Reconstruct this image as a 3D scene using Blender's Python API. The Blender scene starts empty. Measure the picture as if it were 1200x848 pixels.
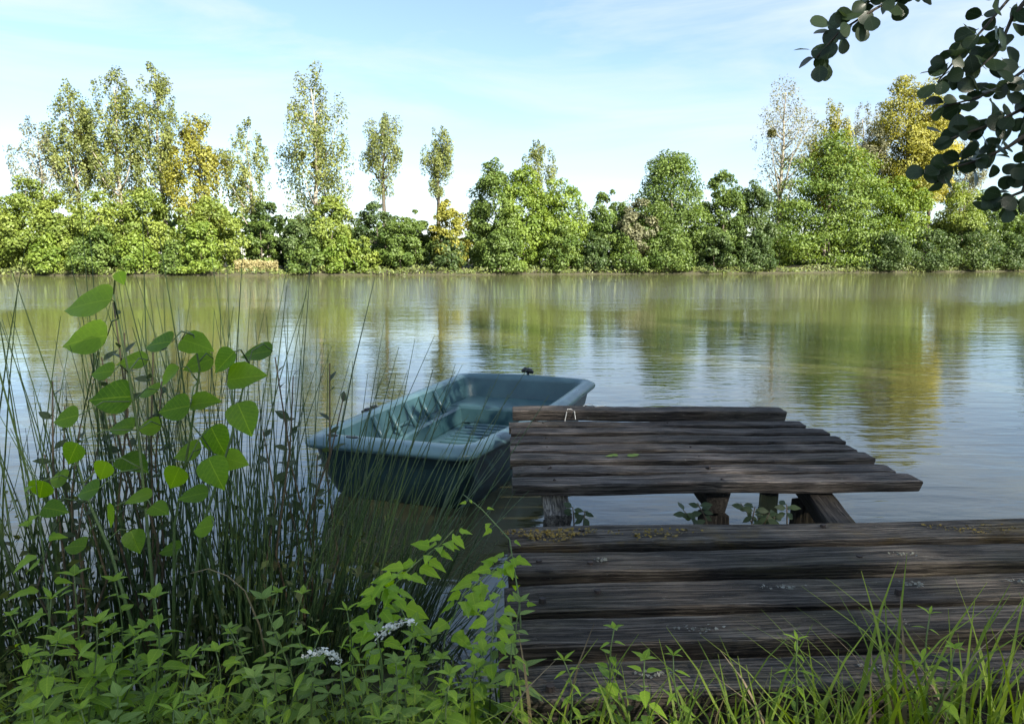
import bpy, math, random
import numpy as np
from mathutils import Vector, Matrix, Euler

scene = bpy.context.scene
R = math.radians
# ------------------------------------------------------------------ camera
F_PX = 600.0                       # focal length in pixels of the 1200 px wide picture
CAM_H = 1.5                        # metres above the water
PITCH = math.atan(84 / F_PX)       # horizon lies 84 px above the middle
cam_data = bpy.data.cameras.new("camera")
cam_data.sensor_width = 36.0
cam_data.lens = 36.0 * F_PX / 842.7      # the picture area inside the card's white border, full height
cam_data.clip_start = 0.05
cam_data.clip_end = 6000.0
cam = bpy.data.objects.new("camera", cam_data)
scene.collection.objects.link(cam)
cam.location = (0, 0, CAM_H)
cam.rotation_euler = (math.pi / 2 - PITCH, 0, 0)
scene.camera = cam
# ------------------------------------------------------------------ sky, sun, exposure
SUN_EL = R(33)
SUN_AZ = R(142)                    # clockwise from +Y (the way the camera looks): behind, to the right
world = bpy.data.worlds.new("World")
scene.world = world
world.use_nodes = True
wn = world.node_tree
wn.nodes.clear()
out = wn.nodes.new("ShaderNodeOutputWorld")
bg = wn.nodes.new("ShaderNodeBackground")
sky = wn.nodes.new("ShaderNodeTexSky")
sky.sky_type = 'NISHITA'
sky.sun_disc = False
sky.sun_elevation = SUN_EL
sky.sun_rotation = SUN_AZ
sky.air_density = 1.0
sky.dust_density = 0.25
sky.ozone_density = 3.0
tc = wn.nodes.new("ShaderNodeTexCoord")
mp = wn.nodes.new("ShaderNodeMapping")
mp.inputs['Rotation'].default_value = (0.1, 0.25, 0.4)
mp.inputs['Scale'].default_value = (1.2, 1.6, 7.0)
n1 = wn.nodes.new("ShaderNodeTexNoise")
n1.inputs['Scale'].default_value = 1.6
n1.inputs['Detail'].default_value = 9
n1.inputs['Roughness'].default_value = 0.58
n1.inputs['Distortion'].default_value = 0.6
cr = wn.nodes.new("ShaderNodeValToRGB")
cr.color_ramp.elements[0].position = 0.42
cr.color_ramp.elements[0].color = (0.12, 0.12, 0.12, 1)
cr.color_ramp.elements[1].position = 0.68
cr.color_ramp.elements[1].color = (0.92, 0.92, 0.92, 1)
mx = wn.nodes.new("ShaderNodeMixRGB")
mx.inputs['Color2'].default_value = (3.6, 4.1, 4.7, 1)      # thin high cirrus, lit white
wn.links.new(tc.outputs['Generated'], mp.inputs['Vector'])
wn.links.new(mp.outputs['Vector'], n1.inputs['Vector'])
wn.links.new(n1.outputs['Fac'], cr.inputs['Fac'])
wn.links.new(cr.outputs['Color'], mx.inputs['Fac'])
wn.links.new(sky.outputs['Color'], mx.inputs['Color1'])
wn.links.new(mx.outputs['Color'], bg.inputs['Color'])
bg.inputs['Strength'].default_value = 0.058
wn.links.new(bg.outputs['Background'], out.inputs['Surface'])

sd = bpy.data.lights.new("sun", 'SUN')
sd.energy = 5.0
sd.angle = R(0.53)
sd.color = (1.0, 0.93, 0.80)
sun = bpy.data.objects.new("sun", sd)
scene.collection.objects.link(sun)
to_sun = Vector((math.sin(SUN_AZ) * math.cos(SUN_EL), math.cos(SUN_AZ) * math.cos(SUN_EL), math.sin(SUN_EL)))
sun.rotation_euler = to_sun.to_track_quat('Z', 'Y').to_euler()
sun.location = to_sun * 60

scene.render.engine = 'CYCLES'
scene.view_settings.view_transform = 'Standard'
scene.view_settings.look = 'None'
scene.view_settings.gamma = 1.0
scene.view_settings.exposure = 2.12
scene.view_settings.use_curve_mapping = False
scene.cycles.max_bounces = 8
scene.cycles.diffuse_bounces = 3
scene.cycles.glossy_bounces = 3
scene.cycles.transmission_bounces = 4
scene.cycles.transparent_max_bounces = 6

random.seed(7)
rng = np.random.default_rng(11)
COL = scene.collection.objects

# ------------------------------------------------------------------ helpers
def ray(px, py):
    a = (px - 600) / F_PX; b = (424 - py) / F_PX
    return (a, math.cos(PITCH) + b * math.sin(PITCH), -math.sin(PITCH) + b * math.cos(PITCH))

def on_z(px, py, z):
    d = ray(px, py); t = (z - CAM_H) / d[2]
    return Vector((d[0] * t, d[1] * t, z))

def at_y(px, py, Y):
    d = ray(px, py); t = Y / d[1]
    return Vector((d[0] * t, Y, CAM_H + d[2] * t))

def mesh_obj(name, verts, faces, mat, parent=None, smooth=False, loc=None):
    me = bpy.data.meshes.new(name)
    me.from_pydata([tuple(v) for v in verts], [], faces)
    me.update()
    if smooth:
        me.polygons.foreach_set('use_smooth', [True] * len(me.polygons))
    if mat is not None:
        me.materials.append(mat)
    o = bpy.data.objects.new(name, me)
    COL.link(o)
    if parent is not None:
        o.parent = parent
    if loc is not None:
        o.location = loc
    return o

def inst(name, me, parent, mat4):
    o = bpy.data.objects.new(name, me)
    COL.link(o)
    o.parent = parent
    o.matrix_local = mat4
    return o

def empty(name, loc, label=None, cat=None, group=None):
    o = bpy.data.objects.new(name, None)
    o.empty_display_size = 0.1
    COL.link(o)
    o.location = loc
    tag(o, label, cat, group)
    return o

def tag(o, label=None, cat=None, group=None, kind=None):
    if label: o['label'] = label
    if cat: o['category'] = cat
    if group: o['group'] = group
    if kind: o['kind'] = kind
    return o

class MB:
    """collects shapes into one mesh"""
    def __init__(self):
        self.v = []; self.f = []
    def tube(self, pts, radii, n=6, cap=True):
        pts = [Vector(p) for p in pts]
        base = len(self.v)
        up = Vector((0.31, 0.17, 0.93))
        for i, p in enumerate(pts):
            t = (pts[min(i + 1, len(pts) - 1)] - pts[max(i - 1, 0)])
            if t.length < 1e-9: t = Vector((0, 0, 1))
            t.normalize()
            a = t.cross(up)
            if a.length < 1e-3: a = t.cross(Vector((1, 0, 0)))
            a.normalize(); b = t.cross(a)
            r = radii[i] if hasattr(radii, '__len__') else radii
            for k in range(n):
                an = 2 * math.pi * k / n
                self.v.append(p + a * (math.cos(an) * r) + b * (math.sin(an) * r))
        for i in range(len(pts) - 1):
            for k in range(n):
                k2 = (k + 1) % n
                self.f.append((base + i * n + k, base + i * n + k2, base + (i + 1) * n + k2, base + (i + 1) * n + k))
        if cap:
            self.f.append(tuple(base + k for k in range(n))[::-1])
            self.f.append(tuple(base + (len(pts) - 1) * n + k for k in range(n)))
    def loops(self, loops, close_first=False, close_last=False):
        base = len(self.v); n = len(loops[0])
        for lp in loops:
            self.v += [Vector(p) for p in lp]
        for i in range(len(loops) - 1):
            for k in range(n):
                k2 = (k + 1) % n
                self.f.append((base + i * n + k, base + i * n + k2, base + (i + 1) * n + k2, base + (i + 1) * n + k))
        if close_first: self.f.append(tuple(base + k for k in range(n))[::-1])
        if close_last: self.f.append(tuple(base + (len(loops) - 1) * n + k for k in range(n)))
    def box(self, c, s, rot=None):
        base = len(self.v)
        M = rot if rot is not None else Matrix.Identity(3)
        for dx in (-1, 1):
            for dy in (-1, 1):
                for dz in (-1, 1):
                    self.v.append(Vector(c) + M @ Vector((dx * s[0] / 2, dy * s[1] / 2, dz * s[2] / 2)))
        for q in ((0, 1, 3, 2), (4, 6, 7, 5), (0, 4, 5, 1), (2, 3, 7, 6), (0, 2, 6, 4), (1, 5, 7, 3)):
            self.f.append(tuple(base + i for i in q))
    def build(self, name, mat, parent=None, smooth=False, loc=None):
        return mesh_obj(name, self.v, self.f, mat, parent, smooth, loc)

def quads_obj(name, V, tint, mat, parent=None, loc=None):
    """V: (n,4,3) array of quads -> one mesh with a per-face 'tint'"""
    n = len(V)
    me = bpy.data.meshes.new(name)
    me.vertices.add(n * 4)
    me.vertices.foreach_set('co', np.ascontiguousarray(V, dtype=np.float32).ravel())
    me.loops.add(n * 4)
    me.loops.foreach_set('vertex_index', np.arange(n * 4, dtype=np.int32))
    me.polygons.add(n)
    me.polygons.foreach_set('loop_start', np.arange(0, n * 4, 4, dtype=np.int32))
    me.polygons.foreach_set('loop_total', np.full(n, 4, dtype=np.int32))
    at = me.attributes.new('tint', 'FLOAT', 'FACE')
    at.data.foreach_set('value', np.ascontiguousarray(tint, dtype=np.float32))
    me.update(calc_edges=True)
    me.materials.append(mat)
    o = bpy.data.objects.new(name, me)
    COL.link(o)
    if parent is not None: o.parent = parent
    if loc is not None: o.location = loc
    return o

def unit(a):
    return a / np.maximum(np.linalg.norm(a, axis=-1, keepdims=True), 1e-9)

def leaf_quads(C, N, L, W, g):
    """rhombic leaves at C with normals N"""
    n = len(C)
    rv = g.normal(size=(n, 3))
    T = unit(np.cross(N, rv)); B = np.cross(N, T)
    L = np.asarray(L).reshape(-1, 1); W = np.asarray(W).reshape(-1, 1)
    sag = N * (L * 0.10)
    return np.stack([C - T * L / 2 - sag, C - B * W / 2 + sag * .3, C + T * L / 2 - sag, C + B * W / 2 + sag * .3], axis=1)

# ------------------------------------------------------------------ materials
def new_mat(name):
    m = bpy.data.materials.new(name); m.use_nodes = True
    nt = m.node_tree
    return m, nt, nt.nodes['Principled BSDF'], nt.nodes['Material Output']

def ramp(nt, stops):
    r = nt.nodes.new('ShaderNodeValToRGB')
    el = r.color_ramp.elements
    while len(el) > 1: el.remove(el[-1])
    el[0].position = stops[0][0]; el[0].color = (*stops[0][1], 1)
    for p, c in stops[1:]:
        e = el.new(p); e.color = (*c, 1)
    return r

def foliage_mat(name, dark, light, trans=0.35, rough=0.55, source='tint', tint_trans=None):
    m, nt, p, o = new_mat(name)
    r = ramp(nt, [(0.0, dark), (1.0, light)])
    if source == 'tint':
        a = nt.nodes.new('ShaderNodeAttribute'); a.attribute_name = 'tint'
        nt.links.new(a.outputs['Fac'], r.inputs['Fac'])
        colour = r.outputs['Color']
    else:
        oi = nt.nodes.new('ShaderNodeObjectInfo')
        nz = nt.nodes.new('ShaderNodeTexNoise'); nz.inputs['Scale'].default_value = 14; nz.inputs['Detail'].default_value = 4
        c2 = nt.nodes.new('ShaderNodeTexCoord'); nt.links.new(c2.outputs['Object'], nz.inputs['Vector'])
        ad = nt.nodes.new('ShaderNodeMath'); ad.operation = 'MULTIPLY_ADD'; ad.inputs[1].default_value = 0.7
        sb = nt.nodes.new('ShaderNodeMath'); sb.operation = 'MULTIPLY_ADD'; sb.inputs[1].default_value = 0.6; sb.inputs[2].default_value = -0.18
        nt.links.new(nz.outputs['Fac'], sb.inputs[0])
        nt.links.new(oi.outputs['Random'], ad.inputs[0]); nt.links.new(sb.outputs[0], ad.inputs[2])
        nt.links.new(ad.outputs[0], r.inputs['Fac'])
        # midrib and side veins, drawn in the leaf's own coordinates
        sx = nt.nodes.new('ShaderNodeSeparateXYZ'); nt.links.new(c2.outputs['Object'], sx.inputs[0])
        def math_(op, a, b=None):
            q = nt.nodes.new('ShaderNodeMath'); q.operation = op
            for k_, v_ in enumerate((a, b)):
                if v_ is None: continue
                if isinstance(v_, (int, float)): q.inputs[k_].default_value = v_
                else: nt.links.new(v_, q.inputs[k_])
            return q.outputs[0]
        ay_ = math_('ABSOLUTE', sx.outputs['Y'])
        ph_ = math_('PINGPONG', math_('SUBTRACT', sx.outputs['X'], math_('MULTIPLY', ay_, .75)), .065)
        side = math_('LESS_THAN', ph_, .007)
        rib = math_('LESS_THAN', ay_, .013)
        vein = math_('MINIMUM', math_('ADD', math_('MULTIPLY', side, .45), rib), 1.0)
        mv = nt.nodes.new('ShaderNodeMixRGB'); mv.inputs['Color2'].default_value = (min(1, light[0] * 1.5), min(1, light[1] * 1.25), light[2] * 1.8, 1)
        nt.links.new(math_('MULTIPLY', vein, .55), mv.inputs['Fac']); nt.links.new(r.outputs['Color'], mv.inputs['Color1'])
        bv = nt.nodes.new('ShaderNodeBump'); bv.inputs['Strength'].default_value = .5; bv.inputs['Distance'].default_value = .003; bv.invert = True
        nt.links.new(vein, bv.inputs['Height']); nt.links.new(bv.outputs[0], p.inputs['Normal'])
        colour = mv.outputs['Color']
    nt.links.new(colour, p.inputs['Base Color'])
    p.inputs['Roughness'].default_value = rough
    p.inputs['Specular IOR Level'].default_value = 0.35
    t = nt.nodes.new('ShaderNodeBsdfTranslucent')
    hs = nt.nodes.new('ShaderNodeHueSaturation')
    hs.inputs['Hue'].default_value = 0.485; hs.inputs['Saturation'].default_value = 1.15; hs.inputs['Value'].default_value = 1.9 if source == 'object' else 1.5
    nt.links.new(colour, hs.inputs['Color']); nt.links.new(hs.outputs['Color'], t.inputs['Color'])
    mixs = nt.nodes.new('ShaderNodeMixShader'); mixs.inputs['Fac'].default_value = trans
    nt.links.new(p.outputs[0], mixs.inputs[1]); nt.links.new(t.outputs[0], mixs.inputs[2])
    nt.links.new(mixs.outputs[0], o.inputs['Surface'])
    return m

def bark_mat(name, c1, c2, scale=6):
    m, nt, p, o = new_mat(name)
    tcn = nt.nodes.new('ShaderNodeTexCoord'); mpn = nt.nodes.new('ShaderNodeMapping')
    mpn.inputs['Scale'].default_value = (scale, scale, scale * .25)
    nz = nt.nodes.new('ShaderNodeTexNoise'); nz.inputs['Detail'].default_value = 8; nz.inputs['Scale'].default_value = 3
    nt.links.new(tcn.outputs['Object'], mpn.inputs[0]); nt.links.new(mpn.outputs[0], nz.inputs['Vector'])
    r = ramp(nt, [(0.3, c1), (0.7, c2)]); nt.links.new(nz.outputs['Fac'], r.inputs['Fac'])
    nt.links.new(r.outputs['Color'], p.inputs['Base Color']); p.inputs['Roughness'].default_value = 0.9
    b = nt.nodes.new('ShaderNodeBump'); b.inputs['Strength'].default_value = 0.6; b.inputs['Distance'].default_value = 0.02
    nt.links.new(nz.outputs['Fac'], b.inputs['Height']); nt.links.new(b.outputs[0], p.inputs['Normal'])
    return m

def plain_mat(name, col, rough=0.6, var=0.25, scale=20, bump=0.0, metallic=0.0):
    m, nt, p, o = new_mat(name)
    tcn = nt.nodes.new('ShaderNodeTexCoord')
    nz = nt.nodes.new('ShaderNodeTexNoise'); nz.inputs['Scale'].default_value = scale; nz.inputs['Detail'].default_value = 6
    nt.links.new(tcn.outputs['Object'], nz.inputs['Vector'])
    r = ramp(nt, [(0.25, tuple(c * (1 - var) for c in col)), (0.75, tuple(min(1, c * (1 + var)) for c in col))])
    nt.links.new(nz.outputs['Fac'], r.inputs['Fac']); nt.links.new(r.outputs['Color'], p.inputs['Base Color'])
    p.inputs['Roughness'].default_value = rough; p.inputs['Metallic'].default_value = metallic
    if bump:
        b = nt.nodes.new('ShaderNodeBump'); b.inputs['Strength'].default_value = bump; b.inputs['Distance'].default_value = 0.01
        nt.links.new(nz.outputs['Fac'], b.inputs['Height']); nt.links.new(b.outputs[0], p.inputs['Normal'])
    return m

M = {}
# far foliage: dark / light leaf albedo
M['olive'] = foliage_mat('foliage_olive', (0.085, 0.115, 0.030), (0.215, 0.240, 0.070))
M['yellowgreen'] = foliage_mat('foliage_yellow_green', (0.08, 0.125, 0.02), (0.215, 0.265, 0.052))
M['green'] = foliage_mat('foliage_green', (0.045, 0.085, 0.016), (0.125, 0.18, 0.038))
M['dark'] = foliage_mat('foliage_dark_green', (0.026, 0.055, 0.016), (0.085, 0.125, 0.034))
M['bright'] = foliage_mat('foliage_bright_green', (0.07, 0.125, 0.017), (0.185, 0.25, 0.04))
M['midgreen'] = foliage_mat('foliage_mid_green', (0.055, 0.105, 0.017), (0.155, 0.215, 0.040))
M['gold'] = foliage_mat('foliage_gold', (0.19, 0.19, 0.03), (0.39, 0.36, 0.075))
M['goldgreen'] = foliage_mat('foliage_gold_green', (0.12, 0.135, 0.02), (0.28, 0.27, 0.048))
M['grey'] = foliage_mat('foliage_grey_green', (0.11, 0.12, 0.07), (0.22, 0.22, 0.12))
M['mistletoe'] = foliage_mat('foliage_mistletoe', (0.06, 0.07, 0.012), (0.15, 0.14, 0.025))
M['shade_leaf'] = foliage_mat('foliage_alder_mass', (0.025, 0.045, 0.014), (0.06, 0.09, 0.025), trans=0.25)
M['strawgrass'] = foliage_mat('grass_straw', (0.16, 0.15, 0.06), (0.34, 0.29, 0.14), trans=0.2)
M['bankgrass'] = foliage_mat('grass_far_bank', (0.05, 0.075, 0.018), (0.14, 0.165, 0.045), trans=0.25)
M['grass'] = foliage_mat('grass_near', (0.09, 0.15, 0.016), (0.24, 0.32, 0.045), trans=0.4)
M['rush'] = foliage_mat('rush_green', (0.03, 0.062, 0.02), (0.09, 0.14, 0.046), trans=0.12, rough=0.45)
M['deadstem'] = foliage_mat('stem_dead', (0.10, 0.075, 0.035), (0.28, 0.22, 0.12), trans=0.1)
# near leaves, one object each
M['leaf_nettle'] = foliage_mat('leaf_nettle', (0.12, 0.215, 0.018), (0.26, 0.4, 0.036), trans=0.4, rough=0.5, source='object')
M['leaf_mint'] = foliage_mat('leaf_mint', (0.12, 0.19, 0.04), (0.22, 0.33, 0.07), trans=0.35, rough=0.6, source='object')
M['leaf_vine'] = foliage_mat('leaf_vine', (0.17, 0.31, 0.022), (0.3, 0.46, 0.04), trans=0.5, rough=0.45, source='object')
M['leaf_big'] = foliage_mat('leaf_sapling', (0.07, 0.17, 0.014), (0.24, 0.4, 0.034), trans=0.62, rough=0.4, source='object')
M['leaf_small'] = foliage_mat('leaf_small_dark', (0.025, 0.045, 0.016), (0.060, 0.085, 0.030), trans=0.3, rough=0.5, source='object')
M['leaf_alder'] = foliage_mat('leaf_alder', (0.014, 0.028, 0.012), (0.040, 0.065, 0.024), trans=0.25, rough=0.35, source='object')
M['under'] = foliage_mat('undergrowth', (0.026, 0.05, 0.01), (0.08, 0.125, 0.022), trans=0.35)
M['litter'] = foliage_mat('rush_litter', (0.04, 0.042, 0.014), (0.1, 0.125, 0.03), trans=0.25)
M['bark'] = bark_mat('bark_brown', (0.035, 0.028, 0.02), (0.10, 0.085, 0.065))
M['bark_pale'] = bark_mat('bark_pale', (0.14, 0.12, 0.09), (0.34, 0.31, 0.25))
M['stem'] = plain_mat('stem_green', (0.085, 0.13, 0.035), 0.6)
M['stem_brown'] = plain_mat('stem_brown', (0.09, 0.065, 0.035), 0.7)
M['petal'] = plain_mat('petal_white', (0.62, 0.62, 0.55), 0.7)
M['black'] = plain_mat('black_plastic', (0.012, 0.012, 0.013), 0.45)
M['cord'] = plain_mat('cord_white', (0.55, 0.54, 0.50), 0.8)
M['bolt'] = plain_mat('bolt_rusty', (0.02, 0.013, 0.01), 0.8)

def wood_mat(name, base, light, moss=0.0, moss_col=(0.10, 0.085, 0.02)):
    m, nt, p, o = new_mat(name)
    oi = nt.nodes.new('ShaderNodeObjectInfo')
    tcn = nt.nodes.new('ShaderNodeTexCoord')
    off = nt.nodes.new('ShaderNodeVectorMath'); off.operation = 'MULTIPLY_ADD'
    cmb = nt.nodes.new('ShaderNodeCombineXYZ')
    for k in range(3): nt.links.new(oi.outputs['Random'], cmb.inputs[k])
    off.inputs[1].default_value = (37.0, 91.0, 53.0)
    nt.links.new(cmb.outputs[0], off.inputs[0]); nt.links.new(tcn.outputs['Object'], off.inputs[2])
    def noise(scale, sc, det=8, rough=.62, dist=0.0):
        mpn = nt.nodes.new('ShaderNodeMapping'); mpn.inputs['Scale'].default_value = sc
        nz = nt.nodes.new('ShaderNodeTexNoise'); nz.inputs['Scale'].default_value = scale
        nz.inputs['Detail'].default_value = det; nz.inputs['Roughness'].default_value = rough; nz.inputs['Distortion'].default_value = dist
        nt.links.new(off.outputs[0], mpn.inputs[0]); nt.links.new(mpn.outputs[0], nz.inputs['Vector'])
        return nz
    grain = noise(4.0, (0.55, 16, 16), 9, .68, 0.8)
    blot = noise(3.0, (1.0, 2.2, 2.2), 6)
    spk = noise(38.0, (0.8, 1.6, 1.6), 4, .7)
    r = ramp(nt, [(0.30, tuple(c * .35 for c in base)), (0.46, base), (0.60, tuple((a + b) / 2 for a, b in zip(base, light))), (0.75, light)])
    nt.links.new(grain.outputs['Fac'], r.inputs['Fac'])
    # worn pale patches
    rb = ramp(nt, [(0.50, (0, 0, 0)), (0.68, (1, 1, 1))]); nt.links.new(blot.outputs['Fac'], rb.inputs['Fac'])
    mulb = nt.nodes.new('ShaderNodeMath'); mulb.operation = 'MULTIPLY'; mulb.inputs[1].default_value = 0.45
    nt.links.new(rb.outputs['Color'], mulb.inputs[0])
    mx1 = nt.nodes.new('ShaderNodeMixRGB'); mx1.inputs['Color2'].default_value = (*[c * 1.2 for c in light], 1)
    nt.links.new(mulb.outputs[0], mx1.inputs['Fac']); nt.links.new(r.outputs['Color'], mx1.inputs['Color1'])
    # lichen specks
    rs = ramp(nt, [(0.64, (0, 0, 0)), (0.72, (1, 1, 1))]); nt.links.new(spk.outputs['Fac'], rs.inputs['Fac'])
    muls = nt.nodes.new('ShaderNodeMath'); muls.operation = 'MULTIPLY'; muls.inputs[1].default_value = 0.5
    nt.links.new(rs.outputs['Color'], muls.inputs[0])
    mx2 = nt.nodes.new('ShaderNodeMixRGB'); mx2.inputs['Color2'].default_value = (0.26, 0.25, 0.21, 1)
    nt.links.new(muls.outputs[0], mx2.inputs['Fac']); nt.links.new(mx1.outputs['Color'], mx2.inputs['Color1'])
    last = mx2
    if moss:
        ms = noise(2.4, (1.0, 1.5, 1.5), 7, .7)
        rm = ramp(nt, [(0.50, (0, 0, 0)), (0.62, (1, 1, 1))]); nt.links.new(ms.outputs['Fac'], rm.inputs['Fac'])
        mm = nt.nodes.new('ShaderNodeMath'); mm.operation = 'MULTIPLY'; mm.inputs[1].default_value = moss
        nt.links.new(rm.outputs['Color'], mm.inputs[0])
        mx3 = nt.nodes.new('ShaderNodeMixRGB'); mx3.inputs['Color2'].default_value = (*moss_col, 1)
        nt.links.new(mm.outputs[0], mx3.inputs['Fac']); nt.links.new(last.outputs['Color'], mx3.inputs['Color1'])
        last = mx3
    # each board weathered to its own grey
    hv = nt.nodes.new('ShaderNodeHueSaturation'); vr = nt.nodes.new('ShaderNodeMapRange')
    vr.inputs['To Min'].default_value = .95; vr.inputs['To Max'].default_value = 1.75
    nt.links.new(oi.outputs['Random'], vr.inputs['Value']); nt.links.new(vr.outputs[0], hv.inputs['Value'])
    nt.links.new(last.outputs['Color'], hv.inputs['Color']); last = hv
    # drying cracks along the grain
    ck = noise(5.0, (0.35, 22, 22), 5, .55, 0.4)
    rk = ramp(nt, [(0.44, (1, 1, 1)), (0.485, (0.06, 0.06, 0.06)), (0.50, (0.06, 0.06, 0.06)), (0.54, (1, 1, 1))]); nt.links.new(ck.outputs['Fac'], rk.inputs['Fac'])
    mk = nt.nodes.new('ShaderNodeMixRGB'); mk.blend_type = 'MULTIPLY'; mk.inputs['Fac'].default_value = .75
    nt.links.new(last.outputs['Color'], mk.inputs['Color1']); nt.links.new(rk.outputs['Color'], mk.inputs['Color2'])
    last = mk
    nt.links.new(last.outputs['Color'], p.inputs['Base Color'])
    p.inputs['Roughness'].default_value = 0.82
    p.inputs['Specular IOR Level'].default_value = 0.3
    b = nt.nodes.new('ShaderNodeBump'); b.inputs['Strength'].default_value = 0.9; b.inputs['Distance'].default_value = 0.012
    nt.links.new(grain.outputs['Fac'], b.inputs['Height'])
    b2 = nt.nodes.new('ShaderNodeBump'); b2.inputs['Strength'].default_value = 0.4; b2.inputs['Distance'].default_value = 0.006
    nt.links.new(spk.outputs['Fac'], b2.inputs['Height']); nt.links.new(b.outputs[0], b2.inputs['Normal'])
    b3 = nt.nodes.new('ShaderNodeBump'); b3.inputs['Strength'].default_value = 0.9; b3.inputs['Distance'].default_value = 0.010
    nt.links.new(rk.outputs['Color'], b3.inputs['Height']); nt.links.new(b2.outputs[0], b3.inputs['Normal'])
    nt.links.new(b3.outputs[0], p.inputs['Normal'])
    return m

M['wood_far'] = wood_mat('wood_far_deck', (0.044, 0.036, 0.031), (0.170, 0.148, 0.130), moss=0.10, moss_col=(0.05, 0.055, 0.015))
M['wood_near'] = wood_mat('wood_near_deck', (0.044, 0.035, 0.027), (0.190, 0.163, 0.132), moss=0.30, moss_col=(0.055, 0.052, 0.014))
M['wood_moss'] = wood_mat('wood_near_deck_mossy', (0.044, 0.035, 0.027), (0.180, 0.155, 0.125), moss=0.50, moss_col=(0.12, 0.078, 0.012))
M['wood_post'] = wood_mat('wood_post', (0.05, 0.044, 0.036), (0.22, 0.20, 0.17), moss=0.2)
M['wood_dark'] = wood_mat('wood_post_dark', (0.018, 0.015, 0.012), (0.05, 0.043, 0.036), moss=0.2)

def boat_mat(name='boat_teal_shaded_plastic', c0=(0.009, 0.030, 0.038), c1=(0.022, 0.058, 0.070), dirt=.28):
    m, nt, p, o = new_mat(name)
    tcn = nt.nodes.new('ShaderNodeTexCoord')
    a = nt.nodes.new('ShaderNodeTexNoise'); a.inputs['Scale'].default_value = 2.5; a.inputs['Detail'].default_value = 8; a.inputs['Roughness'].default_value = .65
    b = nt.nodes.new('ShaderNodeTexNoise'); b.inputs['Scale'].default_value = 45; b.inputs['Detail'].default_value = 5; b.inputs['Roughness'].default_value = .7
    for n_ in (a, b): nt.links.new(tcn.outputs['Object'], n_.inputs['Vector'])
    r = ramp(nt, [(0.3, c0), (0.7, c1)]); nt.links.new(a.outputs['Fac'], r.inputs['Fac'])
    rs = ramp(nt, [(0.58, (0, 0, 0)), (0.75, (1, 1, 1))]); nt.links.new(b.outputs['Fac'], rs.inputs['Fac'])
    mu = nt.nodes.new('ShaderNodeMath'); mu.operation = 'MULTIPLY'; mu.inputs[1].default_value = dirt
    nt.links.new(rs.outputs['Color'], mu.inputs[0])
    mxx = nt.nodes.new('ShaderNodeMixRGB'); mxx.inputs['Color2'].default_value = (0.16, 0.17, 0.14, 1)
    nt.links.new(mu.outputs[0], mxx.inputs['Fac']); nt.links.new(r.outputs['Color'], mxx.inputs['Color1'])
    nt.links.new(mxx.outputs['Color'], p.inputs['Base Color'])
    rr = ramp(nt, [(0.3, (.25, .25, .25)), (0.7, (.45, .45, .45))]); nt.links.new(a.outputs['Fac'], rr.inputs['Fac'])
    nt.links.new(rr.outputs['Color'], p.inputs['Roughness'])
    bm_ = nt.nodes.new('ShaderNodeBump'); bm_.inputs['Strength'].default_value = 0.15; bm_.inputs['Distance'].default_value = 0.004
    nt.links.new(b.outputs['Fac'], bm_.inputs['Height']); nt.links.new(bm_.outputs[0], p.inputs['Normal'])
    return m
M['boat'] = boat_mat()  # hull teal, darkened in its colour for the shade by the bank
M['boat_faded_lit'] = boat_mat('boat_faded_lit_plastic', (0.050, 0.110, 0.130), (0.100, 0.180, 0.200), .45)  # rim: UV fading, plus light from above put into the colour
M['boat_inner_lit'] = boat_mat('boat_inner_lit_plastic', (0.026, 0.072, 0.084), (0.056, 0.120, 0.134), .45)  # inside: fading and top light both lift this colour above the hull's

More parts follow.
